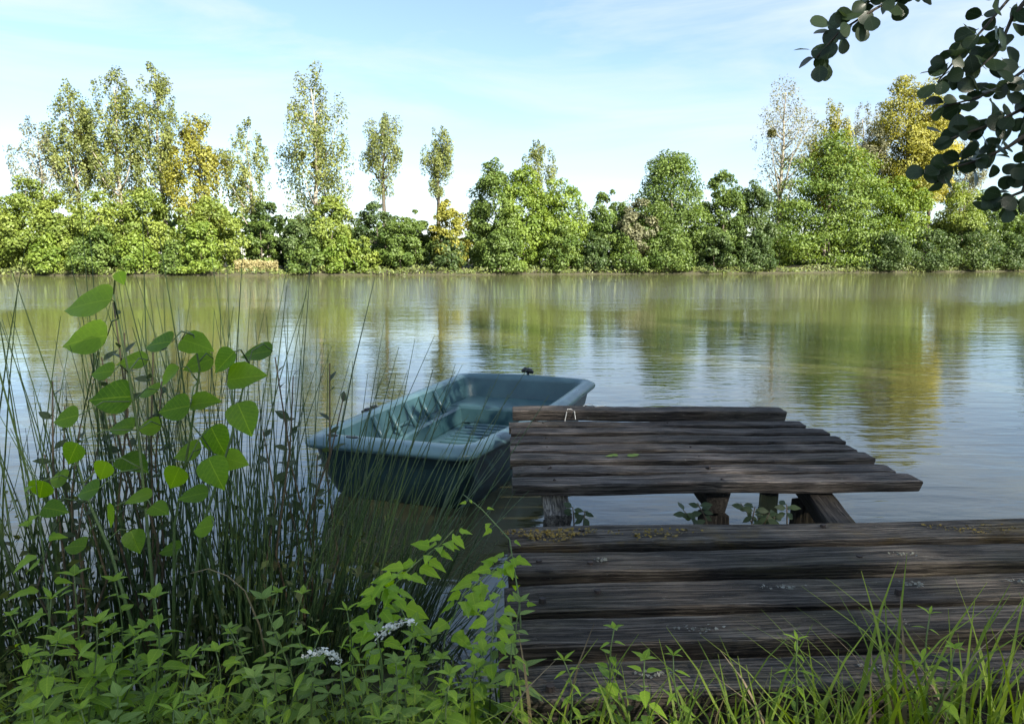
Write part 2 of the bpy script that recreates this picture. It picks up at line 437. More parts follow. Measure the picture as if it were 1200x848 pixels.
def water_mat():
    m, nt, p, o = new_mat('pond_water')
    tcn = nt.nodes.new('ShaderNodeTexCoord')
    def noise(sc, det, rough=.5, dist=0.0, rot=0.0):
        mpn = nt.nodes.new('ShaderNodeMapping'); mpn.inputs['Scale'].default_value = sc; mpn.inputs['Rotation'].default_value = (0, 0, rot)
        nz = nt.nodes.new('ShaderNodeTexNoise'); nz.inputs['Scale'].default_value = 1.0
        nz.inputs['Detail'].default_value = det; nz.inputs['Roughness'].default_value = rough; nz.inputs['Distortion'].default_value = dist
        nt.links.new(tcn.outputs['Object'], mpn.inputs[0]); nt.links.new(mpn.outputs[0], nz.inputs['Vector'])
        return nz
    rip = noise((1.7, 5.5, 1), 3, .5, 0.3, R(6))
    fine = noise((6.0, 17.0, 1), 2, .5, 0.2, R(-5))
    swell = noise((0.35, 1.1, 1), 2, .5, 0.0, R(3))
    wind = noise((0.018, 0.085, 1), 3, .55, 0.5, R(-2))     # calm and ruffled patches
    # a gust of wind ruffles the water some 28 to 48 m out; elsewhere calm with faint patches
    sx = nt.nodes.new('ShaderNodeSeparateXYZ'); nt.links.new(tcn.outputs['Object'], sx.inputs[0])
    wob = nt.nodes.new('ShaderNodeMath'); wob.operation = 'MULTIPLY_ADD'; wob.inputs[1].default_value = 34.0
    nt.links.new(wind.outputs['Fac'], wob.inputs[0]); nt.links.new(sx.outputs['Y'], wob.inputs[2])
    mr = nt.nodes.new('ShaderNodeMapRange'); mr.inputs['From Min'].default_value = 0.0; mr.inputs['From Max'].default_value = 100.0
    nt.links.new(wob.outputs[0], mr.inputs['Value'])
    rw = ramp(nt, [(0.0, (.16, .16, .16)), (0.26, (.12, .12, .12)), (0.38, (.09, .09, .09)), (0.46, (.75, .75, .75)), (0.56, (1, 1, 1)), (0.66, (.8, .8, .8)), (0.74, (.95, .95, .95)), (0.82, (.6, .6, .6)), (1.0, (.8, .8, .8))])
    nt.links.new(mr.outputs[0], rw.inputs['Fac'])
    h = nt.nodes.new('ShaderNodeMath'); h.operation = 'MULTIPLY_ADD'; h.inputs[1].default_value = 0.16
    nt.links.new(fine.outputs['Fac'], h.inputs[0]); nt.links.new(rip.outputs['Fac'], h.inputs[2])
    h2 = nt.nodes.new('ShaderNodeMath'); h2.operation = 'MULTIPLY_ADD'; h2.inputs[1].default_value = 1.6
    nt.links.new(swell.outputs['Fac'], h2.inputs[0]); nt.links.new(h.outputs[0], h2.inputs[2])
    b = nt.nodes.new('ShaderNodeBump'); b.inputs['Distance'].default_value = 0.062
    st = nt.nodes.new('ShaderNodeMath'); st.operation = 'MULTIPLY'; st.inputs[1].default_value = 0.8
    nt.links.new(rw.outputs['Color'], st.inputs[0]); nt.links.new(st.outputs[0], b.inputs['Strength'])
    nt.links.new(h2.outputs[0], b.inputs['Height']); nt.links.new(b.outputs[0], p.inputs['Normal'])
    p.inputs['Base Color'].default_value = (0.072, 0.072, 0.035, 1)     # cloudy, silty water
    p.inputs['Roughness'].default_value = 0.03
    p.inputs['IOR'].default_value = 1.55
    return m
M['water'] = water_mat()

def ground_mat():
    m, nt, p, o = new_mat('ground_soil_grass')
    tcn = nt.nodes.new('ShaderNodeTexCoord')
    a = nt.nodes.new('ShaderNodeTexNoise'); a.inputs['Scale'].default_value = 3.0; a.inputs['Detail'].default_value = 10; a.inputs['Roughness'].default_value = .7
    nt.links.new(tcn.outputs['Object'], a.inputs['Vector'])
    r = ramp(nt, [(0.3, (0.020, 0.016, 0.010)), (0.55, (0.045, 0.042, 0.018)), (0.75, (0.060, 0.075, 0.022))])
    nt.links.new(a.outputs['Fac'], r.inputs['Fac']); nt.links.new(r.outputs['Color'], p.inputs['Base Color'])
    p.inputs['Roughness'].default_value = 0.95
    b = nt.nodes.new('ShaderNodeBump'); b.inputs['Distance'].default_value = 0.05; nt.links.new(a.outputs['Fac'], b.inputs['Height'])
    nt.links.new(b.outputs[0], p.inputs['Normal'])
    return m
M['ground'] = ground_mat()

# ------------------------------------------------------------------ the lie of the land
def far_shore(x):
    xc = max(-140.0, min(140.0, x))
    return 76 + 0.2 * xc + 0.0015 * xc * xc + 0.5 * math.sin(xc * .23) + 0.3 * math.sin(xc * .71 + 1)

def near_shore(x):
    s = 2.22 + 0.10 * math.sin(x * 1.7) + 0.05 * math.sin(x * 4.1 + .5)
    if -.1 < x < 3.3: s += 0.26 * min(1, (x + .1) / .35)
    if x >= 3.3: s += .26
    if x > 3.3: s += 0.10 * min(1, (x - 3.3) / 1.5)
    if x < -2.4: s += 0.25 * min(1, (-2.4 - x) / 2)
    return s

def ground_z(x, y):
    s = near_shore(x)
    t = y - s
    if t < 6:
        z = -0.42 * math.tanh(t * 1.25)
        if t < 0: z = 0.47 * math.tanh(-t * 1.25) + 0.02 * math.sin(x * 3 + y * 2)
        if t > 0: z = max(z, -0.42)
        if t > 3: z = -0.42 - (t - 3) * .2
        return z
    f = y - far_shore(x)
    if f > -2.5:
        return 0.30 + 0.55 * math.tanh(f / 3.0) - (0.35 if f < -0.3 else 0.30 * (1 if f < 0 else 0)) if f < 0 else 0.05 + 0.75 * math.tanh(f / 4.0)
    return -1.1

xs = [-2500, -900, -400, -220] + list(np.arange(-150, -10, 5.0)) + list(np.arange(-10, -4, 1.0)) + list(np.arange(-4, 6, 0.25)) + \
     list(np.arange(6, 12, 1.0)) + list(np.arange(12, 151, 5.0)) + [220, 400, 900, 2500]
near_rows = [-900, -200, -60, -20, -8, -4, -2, -1] + list(np.arange(-0.5, 4.2, 0.16)) + [4.6, 5.4, 7, 10, 20, 40]
far_rows = [-8, -3, -1.2, -0.5, 0, 0.4, 1.0, 2.0, 4, 8, 16, 40, 120, 500, 2400]
V = []; rows = len(near_rows) + len(far_rows)
for y in near_rows:
    for x in xs: V.append((x, y, ground_z(x, y)))
for f in far_rows:
    for x in xs:
        y = far_shore(x) + f; V.append((x, y, ground_z(x, y)))
nx = len(xs)
Fc = [(j * nx + i, j * nx + i + 1, (j + 1) * nx + i + 1, (j + 1) * nx + i) for j in range(rows - 1) for i in range(nx - 1)]
tag(mesh_obj('ground', V, Fc, M['ground'], smooth=True), kind='structure')
mesh = [(-2400, 1.3, 0), (2400, 1.3, 0), (2400, 140, 0), (-2400, 140, 0)]
# the lake: one sheet whose far edge runs under the far bank
wx = [-400] + list(np.arange(-150, 151, 10.0)) + [400]
WV = [(x, 1.3, 0) for x in wx] + [(x, far_shore(x) + 1.5, 0) for x in wx]
WF = [(i, i + 1, len(wx) + i + 1, len(wx) + i) for i in range(len(wx) - 1)]
tag(mesh_obj('water', WV, WF, M['water']), kind='structure')

# ------------------------------------------------------------------ far trees
def env_broad(t): return np.clip(np.sin(np.pi * np.clip(t * .80 + .20, 0, 1)) ** 0.62, .05, 1)
def env_round(t): return np.clip(np.sin(np.pi * np.clip(t * .86 + .10, 0, 1)) ** 0.6, .05, 1)
def env_cone(t): return np.clip((1 - t) ** .62 * (0.78 + .22 * np.clip(t * 5, 0, 1)) + .05, .05, 1)
def env_poplar(t): return np.clip(np.sin(np.pi * np.clip(t * .82 + .13, 0, 1)) ** 0.8, .08, 1)
def env_brush(t): return np.clip(.28 + .72 * np.sin(np.pi * np.clip(t * .72 + .08, 0, 1)) ** 1.3, .1, 1) * np.where(t > .9, .75, 1)
def env_bush(t): return np.clip(np.sqrt(np.clip(1 - (t * .98) ** 2, 0, 1)), .05, 1)

KINDS = {  # env, clump size, leaf length, leaves per m2 of outline, shell bias, clump density
    'broad': (env_broad, .24, .25, 330, .42, 2.4),
    'round': (env_round, .24, .25, 330, .42, 2.4),
    'cone': (env_cone, .17, .26, 300, .50, 3.2),
    'poplar': (env_poplar, .19, .23, 190, .10, 2.0),
    'sparse': (env_poplar, .18, .21, 80, .10, 1.8),
    'brush': (env_brush, .28, .22, 240, .15, 1.6),
    'bush': (env_bush, .27, .24, 330, .40, 2.4),
}
def crown(kind, H0, H1, Rr, seed, dens=1.0, leaf=1.0):
    g = np.random.default_rng(seed)
    env, cs, ll, dn, shell, cd = KINDS[kind]
    H = H1 - H0
    ncl = int((34 if kind in ('broad', 'round', 'bush') else 60 if kind == 'cone' else 46) * cd * max(.6, min(2.2, H * Rr / 22)))
    t = g.random(ncl * 4)
    keep = g.random(ncl * 4) < env(t)
    t = t[keep][:ncl]; ncl = len(t)
    ang = g.random(ncl) * 2 * np.pi
    lob = 1 + .22 * np.sin(ang * 2 + seed) + .16 * np.sin(ang * 3 + t * 5 + seed * 1.7)
    rad = Rr * env(t) * (shell + (1 - shell) * np.sqrt(g.random(ncl))) * lob * .86
    C = np.stack([rad * np.cos(ang), rad * np.sin(ang), H0 + H * t], 1)
    rc = Rr * cs * (.65 + .75 * g.random(ncl)) * (.6 + .4 * env(t))
    rc = np.minimum(rc, H * .22)
    n = int(dn * dens * H * Rr * 1.5)
    w = rc ** 1.6; w /= w.sum()
    ci = g.choice(ncl, n, p=w)
    d = unit(g.normal(size=(n, 3)) + np.array([0, 0, .25]))
    rr = (.35 + .75 * g.random(n) ** .5)
    if kind in ('poplar', 'sparse', 'brush'):
        sc = np.array([.8, .8, 1.5])
    elif kind == 'cone':
        sc = np.array([1.35, 1.35, .45])
    else:
        sc = np.array([1.05, 1.05, .78])
    P = C[ci] + d * (rc[ci] * rr)[:, None] * sc
    P[:, 2] = np.maximum(P[:, 2], .05)
    out = unit(P - np.array([0, 0, H0 + H * .4]))
    N = unit(d * .7 + out * .35 + g.normal(size=(n, 3)) * .55 + np.array([0, 0, .25]))
    L = ll * leaf * (.6 + .8 * g.random(n))
    Q = leaf_quads(P, N, L, L * (.55 + .3 * g.random(n)), g)
    ct = g.random(ncl)
    tint = np.clip(.62 * ct[ci] + .38 * g.random(n), 0, 1)
    return Q, tint, C, rc

def tree_parts(root, kind, H0, H1, Rr, seed, leaf_mat, bark, dens=1.0, leaf=1.0, trunk_r=None, limbs=9):
    Q, tint, C, rc = crown(kind, H0, H1, Rr, seed, dens, leaf)
    rd = random.Random(seed)
    mb = MB()
    tr = trunk_r or max(.07, (H1) * (.021 if kind == 'brush' else .016))
    top = H0 + (H1 - H0) * (.88 if kind != 'bush' else .6)
    n = 7
    bend = [(rd.uniform(-.18, .18) * Rr * .5 * (i / n), rd.uniform(-.18, .18) * Rr * .5 * (i / n)) for i in range(n + 1)]
    pts = [Vector((bend[i][0], bend[i][1], -.3 + (top + .3) * i / n)) for i in range(n + 1)]
    mb.tube(pts, [tr * (1.25 if i == 0 else 1) * (1 - .86 * i / n) for i in range(n + 1)], 7)
    idx = list(range(len(C))); rd.shuffle(idx)
    for k in idx[:limbs]:
        c = Vector(C[k]); s = max(.12, min(top * .9, c.z - c.xy.length * (1.3 if kind in ('poplar', 'sparse', 'brush') else .6)))
        i = min(n - 1, int((s + .3) / (top + .3) * n)); fr = (s + .3) / (top + .3) * n - i
        p0 = pts[i].lerp(pts[i + 1], fr)
        mid = p0.lerp(c, .5) + Vector((0, 0, -.12 * (c - p0).length if kind in ('poplar', 'sparse') else .05))
        rb = tr * (.45 * (1 - s / (top + .5)) + .1)
        mb.tube([p0, mid, c], [rb, rb * .6, rb * .15], 5)
    mb.build('trunk', bark, root, smooth=True)
    quads_obj('crown', Q, tint, leaf_mat, root)

def shore_point(px, off):
    Y = 80.0
    for _ in range(6):
        X = (px - 600) / F_PX * Y / (math.cos(PITCH) + (84 / F_PX) * math.sin(PITCH)) * math.cos(PITCH)
        X = at_y(px, 340, Y).x
        Y = far_shore(X) + off
    return X, Y

def far_tree(name, label, cat, kind, px, ytop, half, ybot, off, mat, bark='bark', dens=1.0, leaf=1.0, group=None, limbs=9, mistletoe=()):
    X, Y = shore_point(px, off)
    gz = ground_z(X, Y)
    zt = at_y(px, ytop, Y).z - gz
    zb = max(0.05, at_y(px, ybot, Y).z - gz) if ybot is not None else 0.1
    rr = half / F_PX * Y
    root = empty(name, (X, Y, gz), label, cat, group)
    tree_parts(root, kind, zb, zt, rr, int(px * 7 + ytop) % 100003, M[mat], M[bark], dens, leaf, limbs=limbs)
    for (mxp, myp, mr) in mistletoe:
        c = at_y(mxp, myp, Y) - Vector((X, Y, gz))
        g = np.random.default_rng(int(mxp))
        n = 420; d = unit(g.normal(size=(n, 3))); r_ = mr / F_PX * Y
        P = np.array(c) + d * (r_ * (.35 + .65 * g.random(n) ** .5))[:, None]
        quads_obj('mistletoe', leaf_quads(P, unit(d + g.normal(size=(n, 3)) * .5), np.full(n, .24), np.full(n, .14), g), g.random(n), M['mistletoe'], root)
    return root

T = far_tree
GP = 'tall poplars on the far bank'
# --- poplars and other tall trees, left to right
T('poplar_tree', 'small grey-green poplar at the left end of the tall poplar group', 'tree', 'sparse', 219, 226, 21, 300, 7, 'grey', 'bark_pale', 1.3, limbs=14)
T('poplar_tree', 'pale poplar second from the left among the tall far-bank poplars', 'tree', 'poplar', 247, 197, 25, 296, 8, 'olive', 'bark_pale', .95, limbs=18, mistletoe=((244, 238, 7), (250, 262, 5)))
T('poplar_tree', 'broad-topped tall poplar left of the highest pointed poplar', 'tree', 'poplar', 281, 184, 25, 296, 7.5, 'olive', 'bark_pale', .95, limbs=18, mistletoe=((290, 258, 5), (292, 284, 5)))
T('poplar_tree', 'highest pointed poplar of the left group with dark mistletoe ball', 'tree', 'poplar', 316, 181, 23, 296, 8, 'olive', 'bark_pale', .95, limbs=18, mistletoe=((331, 237, 5), (322, 250, 3.5)))
T('poplar_tree', 'dense yellow-green poplar at the right side of the left poplar group', 'tree', 'poplar', 347, 222, 26, 318, 6.5, 'goldgreen', 'bark_pale', 1.25, limbs=14)
T('poplar_tree', 'slim loose poplar standing just right of the left poplar group', 'tree', 'sparse', 387, 225, 20, 305, 7, 'olive', 'bark_pale', 2.0, limbs=14)
T('poplar_tree', 'lone tall open-crowned poplar with yellow centre left of the two lollipop trees', 'tree', 'poplar', 441, 183, 33, 318, 7, 'olive', 'bark_pale', .62, limbs=24, mistletoe=((427, 254, 3), (437, 262, 3)))
T('pollard_poplar', 'taller lollipop-shaped poplar on a bare trunk, left of its twin', 'tree', 'brush', 496, 222, 17, 286, 8, 'olive', 'bark', 1.15, .9, limbs=14)
T('pollard_poplar', 'shorter lollipop-shaped poplar on a bare trunk above a yellow bush', 'tree', 'brush', 540, 234, 15, 288, 8, 'olive', 'bark', 1.25, .9, limbs=14)
T('poplar_tree', 'pale thin poplar rising behind the bushy green trees near the middle', 'tree', 'sparse', 622, 241, 17, 305, 7, 'olive', 'bark_pale', 2.0, limbs=12)
T('poplar_tree', 'thin nearly bare grey poplar with a mistletoe ball left of conical tree', 'tree', 'sparse', 818, 191, 28, 290, 8, 'grey', 'bark_pale', .60, limbs=30, mistletoe=((814, 236, 4),))
T('tall_tree', 'golden-topped tree peeping up right behind the conical tree', 'tree', 'poplar', 857, 211, 20, 300, 8, 'goldgreen', 'bark_pale', 1.0, limbs=14)
T('poplar_tree', 'faint grey poplar between the golden-topped tree and large golden tree', 'tree', 'sparse', 882, 213, 19, 305, 10, 'grey', 'bark_pale', 1.5, limbs=18)
T('tall_tree', 'large tall olive-gold tree rising highest on the right far bank', 'tree', 'broad', 919, 186, 31, 300, 8, 'goldgreen', 'bark', .95, limbs=14)
T('tall_tree', 'bright golden tree glowing against the right side of the olive-gold tree', 'tree', 'round', 940, 212, 22, 292, 6.5, 'gold', 'bark', 1.0, limbs=10)
T('tall_tree', 'pale pinkish-grey bare-looking tree at the right behind the golden tree', 'tree', 'sparse', 968, 240, 18, 310, 10, 'grey', 'bark_pale', 2.2, limbs=16)
# beyond the picture on either side the same wood goes on
T('poplar_tree', 'outer left poplar, thin and pale', 'tree', 'sparse', 150, 214, 17, 300, 9, 'olive', 'bark_pale', 2.2, limbs=14)
T('poplar_tree', 'broad olive poplar near the left end of the far bank', 'tree', 'poplar', 95, 206, 22, 300, 8, 'olive', 'bark_pale', .95, limbs=16)
T('poplar_tree', 'leftmost poplar of the far bank', 'tree', 'poplar', 28, 222, 20, 300, 9, 'olive', 'bark_pale', .9, limbs=16)
T('tall_tree', 'tall green tree half hidden by overhanging leaves at the far right', 'tree', 'broad', 1060, 222, 27, 320, 8, 'green', 'bark', .95)
T('poplar_tree', 'thin poplar at the right end of the far bank', 'tree', 'sparse', 1125, 205, 18, 300, 9, 'olive', 'bark_pale', 2.0, limbs=16)
T('tall_tree', 'rightmost olive tree on the far bank', 'tree', 'broad', 1180, 236, 26, 322, 8, 'goldgreen', 'bark', .95)
# --- bushy trees along the water
B = [
 (-20, 272, 30, 3, 'yellowgreen', 'broad', 'bushy yellow-green tree well left of all the poplars but one'),
 (30, 280, 30, 2.5, 'green', 'broad', 'bushy green tree under the leftmost poplar of the far bank'),
 (80, 268, 30, 3.5, 'yellowgreen', 'broad', 'tall yellow-green bushy tree in the outer left of the far bank'),
 (125, 290, 26, 2, 'green', 'bush', 'low green bush in the outer left of the far bank'),
 (165, 276, 28, 3, 'yellowgreen', 'broad', 'yellow-green bushy tree left of the poplar group'),
 (206, 272, 26, 4, 'yellowgreen', 'broad', 'tall yellow-green bushy tree under the smallest grey poplar'),
 (229, 284, 22, 3, 'yellowgreen', 'broad', 'yellow-green bushy tree under the second poplar'),
 (262, 286, 26, 3.5, 'yellowgreen', 'round', 'pale yellow-green rounded tree beneath the tall poplars'),
 (258, 312, 20, 1.0, 'green', 'bush', 'dark green bush at the water below the pale rounded tree'),
 (222, 318, 18, 1.0, 'bright', 'bush', 'green bush at the water near the left poplars'),
 (302, 284, 24, 4.0, 'yellowgreen', 'round', 'sunny yellow-green tree below the highest poplar'),
 (292, 318, 17, 1.0, 'bright', 'bush', 'low bright bush at the water below the highest poplar'),
 (322, 325, 15, .9, 'green', 'bush', 'small dark bush at the water, right of the low bright bush'),
 (352, 290, 27, 3.5, 'yellowgreen', 'round', 'wide yellow-green rounded tree above the straw-coloured bank'),
 (345, 310, 19, 1.0, 'bright', 'bush', 'rounded green bush in front of the wide yellow-green tree'),
 (400, 288, 17, 5, 'dark', 'broad', 'dark green tree behind the straw-coloured bank'),
 (394, 302, 12, 3, 'green', 'broad', 'slender green bush behind the straw-coloured bank'),
 (428, 300, 20, 3, 'dark', 'broad', 'dark green bushy tree left below the lone tall poplar'),
 (452, 290, 23, 4, 'yellowgreen', 'round', 'pale olive rounded tree below the lone tall poplar'),
 (432, 322, 17, 1.2, 'green', 'bush', 'green bush at the water under the lone poplar'),
 (462, 318, 16, 1.0, 'bright', 'bush', 'round pale-green bush at the water right under the lone poplar'),
 (489, 292, 19, 5, 'dark', 'broad', 'dark green tree at the foot of the taller lollipop poplar'),
 (480, 322, 11, 1.2, 'yellowgreen', 'bush', 'small pale rounded willow bush at the water'),
 (508, 304, 18, 3, 'green', 'round', 'mid-green bushy tree right of the taller lollipop poplar'),
 (521, 300, 15, 5, 'green', 'broad', 'green tree between the two lollipop poplars'),
 (549, 291, 18, 3.5, 'goldgreen', 'round', 'golden-green round bush under the shorter lollipop poplar'),
 (548, 318, 14, 2.4, 'dark', 'bush', 'dark bush in front of the golden-green round bush'),
 (586, 257, 25, 4, 'green', 'broad', 'tall green tree left of the thin pale middle poplar'),
 (609, 260, 23, 3.5, 'bright', 'broad', 'tall yellowish-green tree in front of the thin pale middle poplar'),
 (590, 310, 22, 1.5, 'green', 'bush', 'green bush at the water below the tall middle trees'),
 (640, 276, 24, 4, 'bright', 'round', 'rounded tree with reddish-green top right of the middle poplar'),
 (642, 312, 18, 1.6, 'green', 'bush', 'green bush at the water right of the middle trees'),
 (678, 283, 18, 4, 'green', 'broad', 'small pointed green tree left of the dark pointed tree'),
 (668, 318, 15, 1.4, 'dark', 'bush', 'dark low bush below the small pointed green tree'),
 (702, 290, 17, 3, 'grey', 'round', 'grey-green willow left of the dark pointed tree'),
 (695, 322, 14, 1.2, 'green', 'bush', 'small green bush at the water below the grey-green willow'),
 (730, 250, 31, 4, 'green', 'broad', 'tall dark pointed tree right of the middle of the far bank'),
 (728, 312, 20, 1.6, 'green', 'bush', 'green bush at the foot of the dark pointed tree'),
 (772, 266, 20, 4, 'green', 'broad', 'green tree between the dark pointed tree and the conical tree'),
 (766, 316, 18, 1.5, 'dark', 'bush', 'dark bush at the water left of the conical tree'),
 (797, 276, 20, 3, 'dark', 'broad', 'dark green tree touching the left side of the conical tree'),
 (800, 318, 18, 1.3, 'dark', 'bush', 'dark bush at the left foot of the conical tree'),
 (859, 234, 58, 6.5, 'midgreen', 'cone', 'big conical green tree with layered branches on the right far bank'),
 (918, 274, 20, 5, 'bright', 'round', 'rounded green tree right of the conical tree'),
 (902, 318, 26, 1.5, 'dark', 'bush', 'dark low bush right of the conical tree'),
 (938, 316, 24, 1.5, 'dark', 'bush', 'long dark bush at the water below the golden tree'),
 (966, 274, 20, 4.5, 'yellowgreen', 'broad', 'bright lime-green willow right of the golden tree'),
 (990, 280, 20, 3.5, 'green', 'broad', 'dark green tree at the right beside the lime-green willow'),
 (975, 316, 22, 1.4, 'dark', 'bush', 'dark bush below the lime-green willow'),
 (1030, 282, 27, 3.5, 'green', 'broad', 'green bushy tree beyond the lime-green willow'),
 (1015, 318, 22, 1.4, 'dark', 'bush', 'dark bush under the overhanging leaves'),
 (1080, 290, 30, 3, 'dark', 'broad', 'dark wide tree in the outer right of the far bank'),
 (1130, 280, 28, 3.5, 'green', 'broad', 'green bushy tree under the thin poplar of the outer right'),
 (1110, 320, 24, 1.3, 'dark', 'bush', 'dark bush at the water under the thin poplar of the outer right'),
 (1175, 296, 28, 3, 'bright', 'broad', 'bright green bushy tree below the rightmost olive tree'),
 (1215, 276, 30, 3, 'green', 'broad', 'green tree just right of the rightmost olive tree'),
]
OUT = []
for k in range(8):
    OUT.append((-70 - k * 58, 274 + (k * 37) % 22, 32, 3 + k % 2, ('yellowgreen', 'green', 'olive', 'dark')[k % 4], 'broad', 'bushy far-bank tree beyond the leftmost poplar, ' + ('first', 'second', 'third', 'fourth', 'fifth', 'sixth', 'seventh', 'eighth')[k] + ' outward'))
    OUT.append((1268 + k * 58, 270 + (k * 29) % 24, 32, 3 + k % 2, ('green', 'bright', 'dark', 'goldgreen')[k % 4], 'broad', 'bushy far-bank tree beyond the rightmost olive tree, ' + ('first', 'second', 'third', 'fourth', 'fifth', 'sixth', 'seventh', 'eighth')[k] + ' outward'))
for (px, yt, hw, off, mat, kind, label) in B + OUT:
    T('bush' if kind == 'bush' else 'broadleaf_tree', label, 'bush' if kind == 'bush' else 'tree', kind, px, yt, hw, None, off, mat,
      group='bushes along the far bank' if kind == 'bush' else 'broadleaf trees along the far bank', limbs=6,
      dens=.8 if kind == 'cone' else .55 if px < -50 or px > 1250 else 1.0)

# a hedge and wood farther back that closes the gaps low down
g = np.random.default_rng(5)
n = 26000
X = g.uniform(-150, 165, n); Yb = np.array([far_shore(x) for x in X]) + g.uniform(14, 24, n)
hh = 5.0 + 1.3 * np.sin(X * .13) + 0.9 * np.sin(X * .41 + 2) + .6 * np.sin(X * 1.1)
Z = .6 + hh * g.random(n) ** .8
P = np.stack([X, Yb, Z], 1)
N = unit(g.normal(size=(n, 3)) + np.array([.1, -.6, .4]))
L = g.uniform(.6, 1.1, n)
tag(quads_obj('distant_wood', leaf_quads(P, N, L, L * .7, g), g.random(n), M['green']), 'low dark mass of woodland behind the far-bank trees', 'woodland', kind='stuff')
# grasses and sedges hanging over the far waterline
n = 15000
X = g.uniform(-110, 150, n); F0 = g.random(n) ** 1.4 * 2.6
Yb = np.array([far_shore(x) for x in X]) + F0 + .05
Z = np.array([ground_z(x, y) for x, y in zip(X, Yb)]) + g.random(n) * (.45 + .35 * np.sin(X * .9) * np.sin(X * .23))
P = np.stack([X, Yb, np.maximum(Z, .04)], 1)
N = unit(g.normal(size=(n, 3)) * .6 + np.array([.1, -.7, .5])); L = g.uniform(.25, .5, n)
tag(quads_obj('bank_grass', leaf_quads(P, N, L, L * .35, g), g.random(n), M['bankgrass']), 'fringe of green grass along the far waterline', 'grass', kind='stuff')
n = 2600
pc = g.uniform(372, 407, n)
pts = []
for p_ in pc:
    x, y = shore_point(p_, 1.2 + 2.0 * g.random())
    pts.append((x, y, ground_z(x, y) + .1 + g.random() * .9))
P = np.array(pts); N = unit(g.normal(size=(n, 3)) * .5 + np.array([.1, -.5, .7])); L = g.uniform(.25, .45, n)
tag(quads_obj('dry_grass', leaf_quads(P, N, L, L * .25, g), g.random(n), M['strawgrass']), 'straw-coloured dry grass on the far bank left of the lone poplar', 'grass', kind='stuff')

# ------------------------------------------------------------------ jetty
def plank_mesh(length, width, thick, seed, nseg=26, rough=0.006):
    rd = random.Random(seed)
    ph = [rd.uniform(0, 6.28) for _ in range(8)]
    c = .007
    prof = [(-.5, -.5), (.5, -.5), (.5, .5), (-.5, .5)]
    loops = []
    for i in range(nseg + 1):
        s = i / nseg
        x = length * (s - .5)
        wy = width * (1 + .02 * math.sin(5 * s + ph[0]) + .008 * math.sin(17 * s + ph[1]))
        dz = .004 * math.sin(4 * s + ph[2]) + .003 * math.sin(13 * s + ph[3])
        dy = .006 * math.sin(3 * s + ph[4])
        e = 1.0
        if i in (0, nseg): e = .90
        hw, ht = wy / 2 * (.985 if e < 1 else 1), thick / 2 * e
        uc = min(.035, hw * .35)      # boards taper towards their underside
        pr = [(-hw + uc, -ht + c), (-hw + uc + c, -ht), (hw - uc - c, -ht), (hw - uc, -ht + c), (hw, ht - c), (hw - c, ht), (hw * .33, ht + .002), (-hw * .33, ht - .002), (-hw + c, ht), (-hw, ht - c)]
        jx = rd.uniform(-.012, .012) if i in (0, nseg) else 0
        loops.append([(x + jx, y + dy + rd.uniform(-rough, rough) * .35, z + dz + rd.uniform(-rough, rough) * .3) for y, z in pr])
    mb = MB(); mb.loops(loops, True, True)
    return mb

def add_plank(root, p0, p1, width, ztop, thick, seed, mat, name='plank', tilt=0.0):
    """p0, p1: (x,y) of the ends of the plank's middle line"""
    a = Vector((p0[0], p0[1], 0)); b = Vector((p1[0], p1[1], 0))
    mb = plank_mesh((b - a).length, width, thick, seed)
    o = mb.build(name, mat, root)
    o.location = (a + b) / 2 + Vector((0, 0, ztop - thick / 2)) - root.location
    o.rotation_euler = (tilt, 0, math.atan2(b.y - a.y, b.x - a.x))
    return o

def sub_part(o, part, thing):
    """o is given in the thing's coordinates; hang it under one of its parts"""
    o.parent = part
    o.matrix_parent_inverse = part.matrix_basis.inverted()
    return o
far_jetty = empty('jetty_platform', (0.9, 3.9, 0.0), 'dark weathered plank platform standing over the water beside the boat', 'jetty')
rj = random.Random(3)
far_planks = []; near_planks = []
right_px = [937, 918, 901, 886, 873, 862, 841]
left_y = [3.225, 3.425, 3.62, 3.815, 4.01, 4.205, 4.40]
for i in range(7):
    yl = left_y[i]
    yr = yl + [.075, .06, .035, .03, .02, .015, .01][i]
    xr = (right_px[i] - 600) / F_PX * yr * 1.012
    fpl = add_plank(far_jetty, (0.0 + rj.uniform(-.012, .004), yl), (xr, yr), .130 + rj.uniform(-.008, .008), .50 + rj.uniform(-.006, .004), .062, 40 + i, M['wood_far'], tilt=rj.uniform(-.02, .02)); far_planks.append(fpl)
add_plank(far_jetty, (-0.005, 4.60), (1.745, 4.615), .15, .555, .075, 60, M['wood_far'])
def joist(root, p0, p1, w, h, mat, seed, name='joist'):
    a = Vector(p0); b = Vector(p1)
    mb = plank_mesh((b - a).length, w, h, seed, 12)
    o = mb.build(name, mat, root)
    d = b - a
    o.location = (a + b) / 2 - root.location
    o.rotation_euler = d.to_track_quat('X', 'Z').to_euler()
    return o
def post(root, x, y, z0, z1, w, mat, seed, name='post'):
    mb = plank_mesh(z1 - z0, w, w, seed, 8)
    o = mb.build(name, mat, root)
    o.location = Vector((x, y, (z0 + z1) / 2)) - root.location
    o.rotation_euler = (0, math.pi / 2, rj.uniform(-.1, .1))
    return o
joist(far_jetty, (.19, 2.98, .375), (.19, 4.50, .375), .12, .115, M['wood_post'], 71)
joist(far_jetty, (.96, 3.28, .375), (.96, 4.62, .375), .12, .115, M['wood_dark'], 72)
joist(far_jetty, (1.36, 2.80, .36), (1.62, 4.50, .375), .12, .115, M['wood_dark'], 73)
post(far_jetty, .20, 3.18, -1.0, .315, .13, M['wood_post'], 74)
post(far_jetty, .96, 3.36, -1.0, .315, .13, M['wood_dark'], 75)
post(far_jetty, 1.46, 3.52, -1.0, .305, .12, M['wood_dark'], 76)
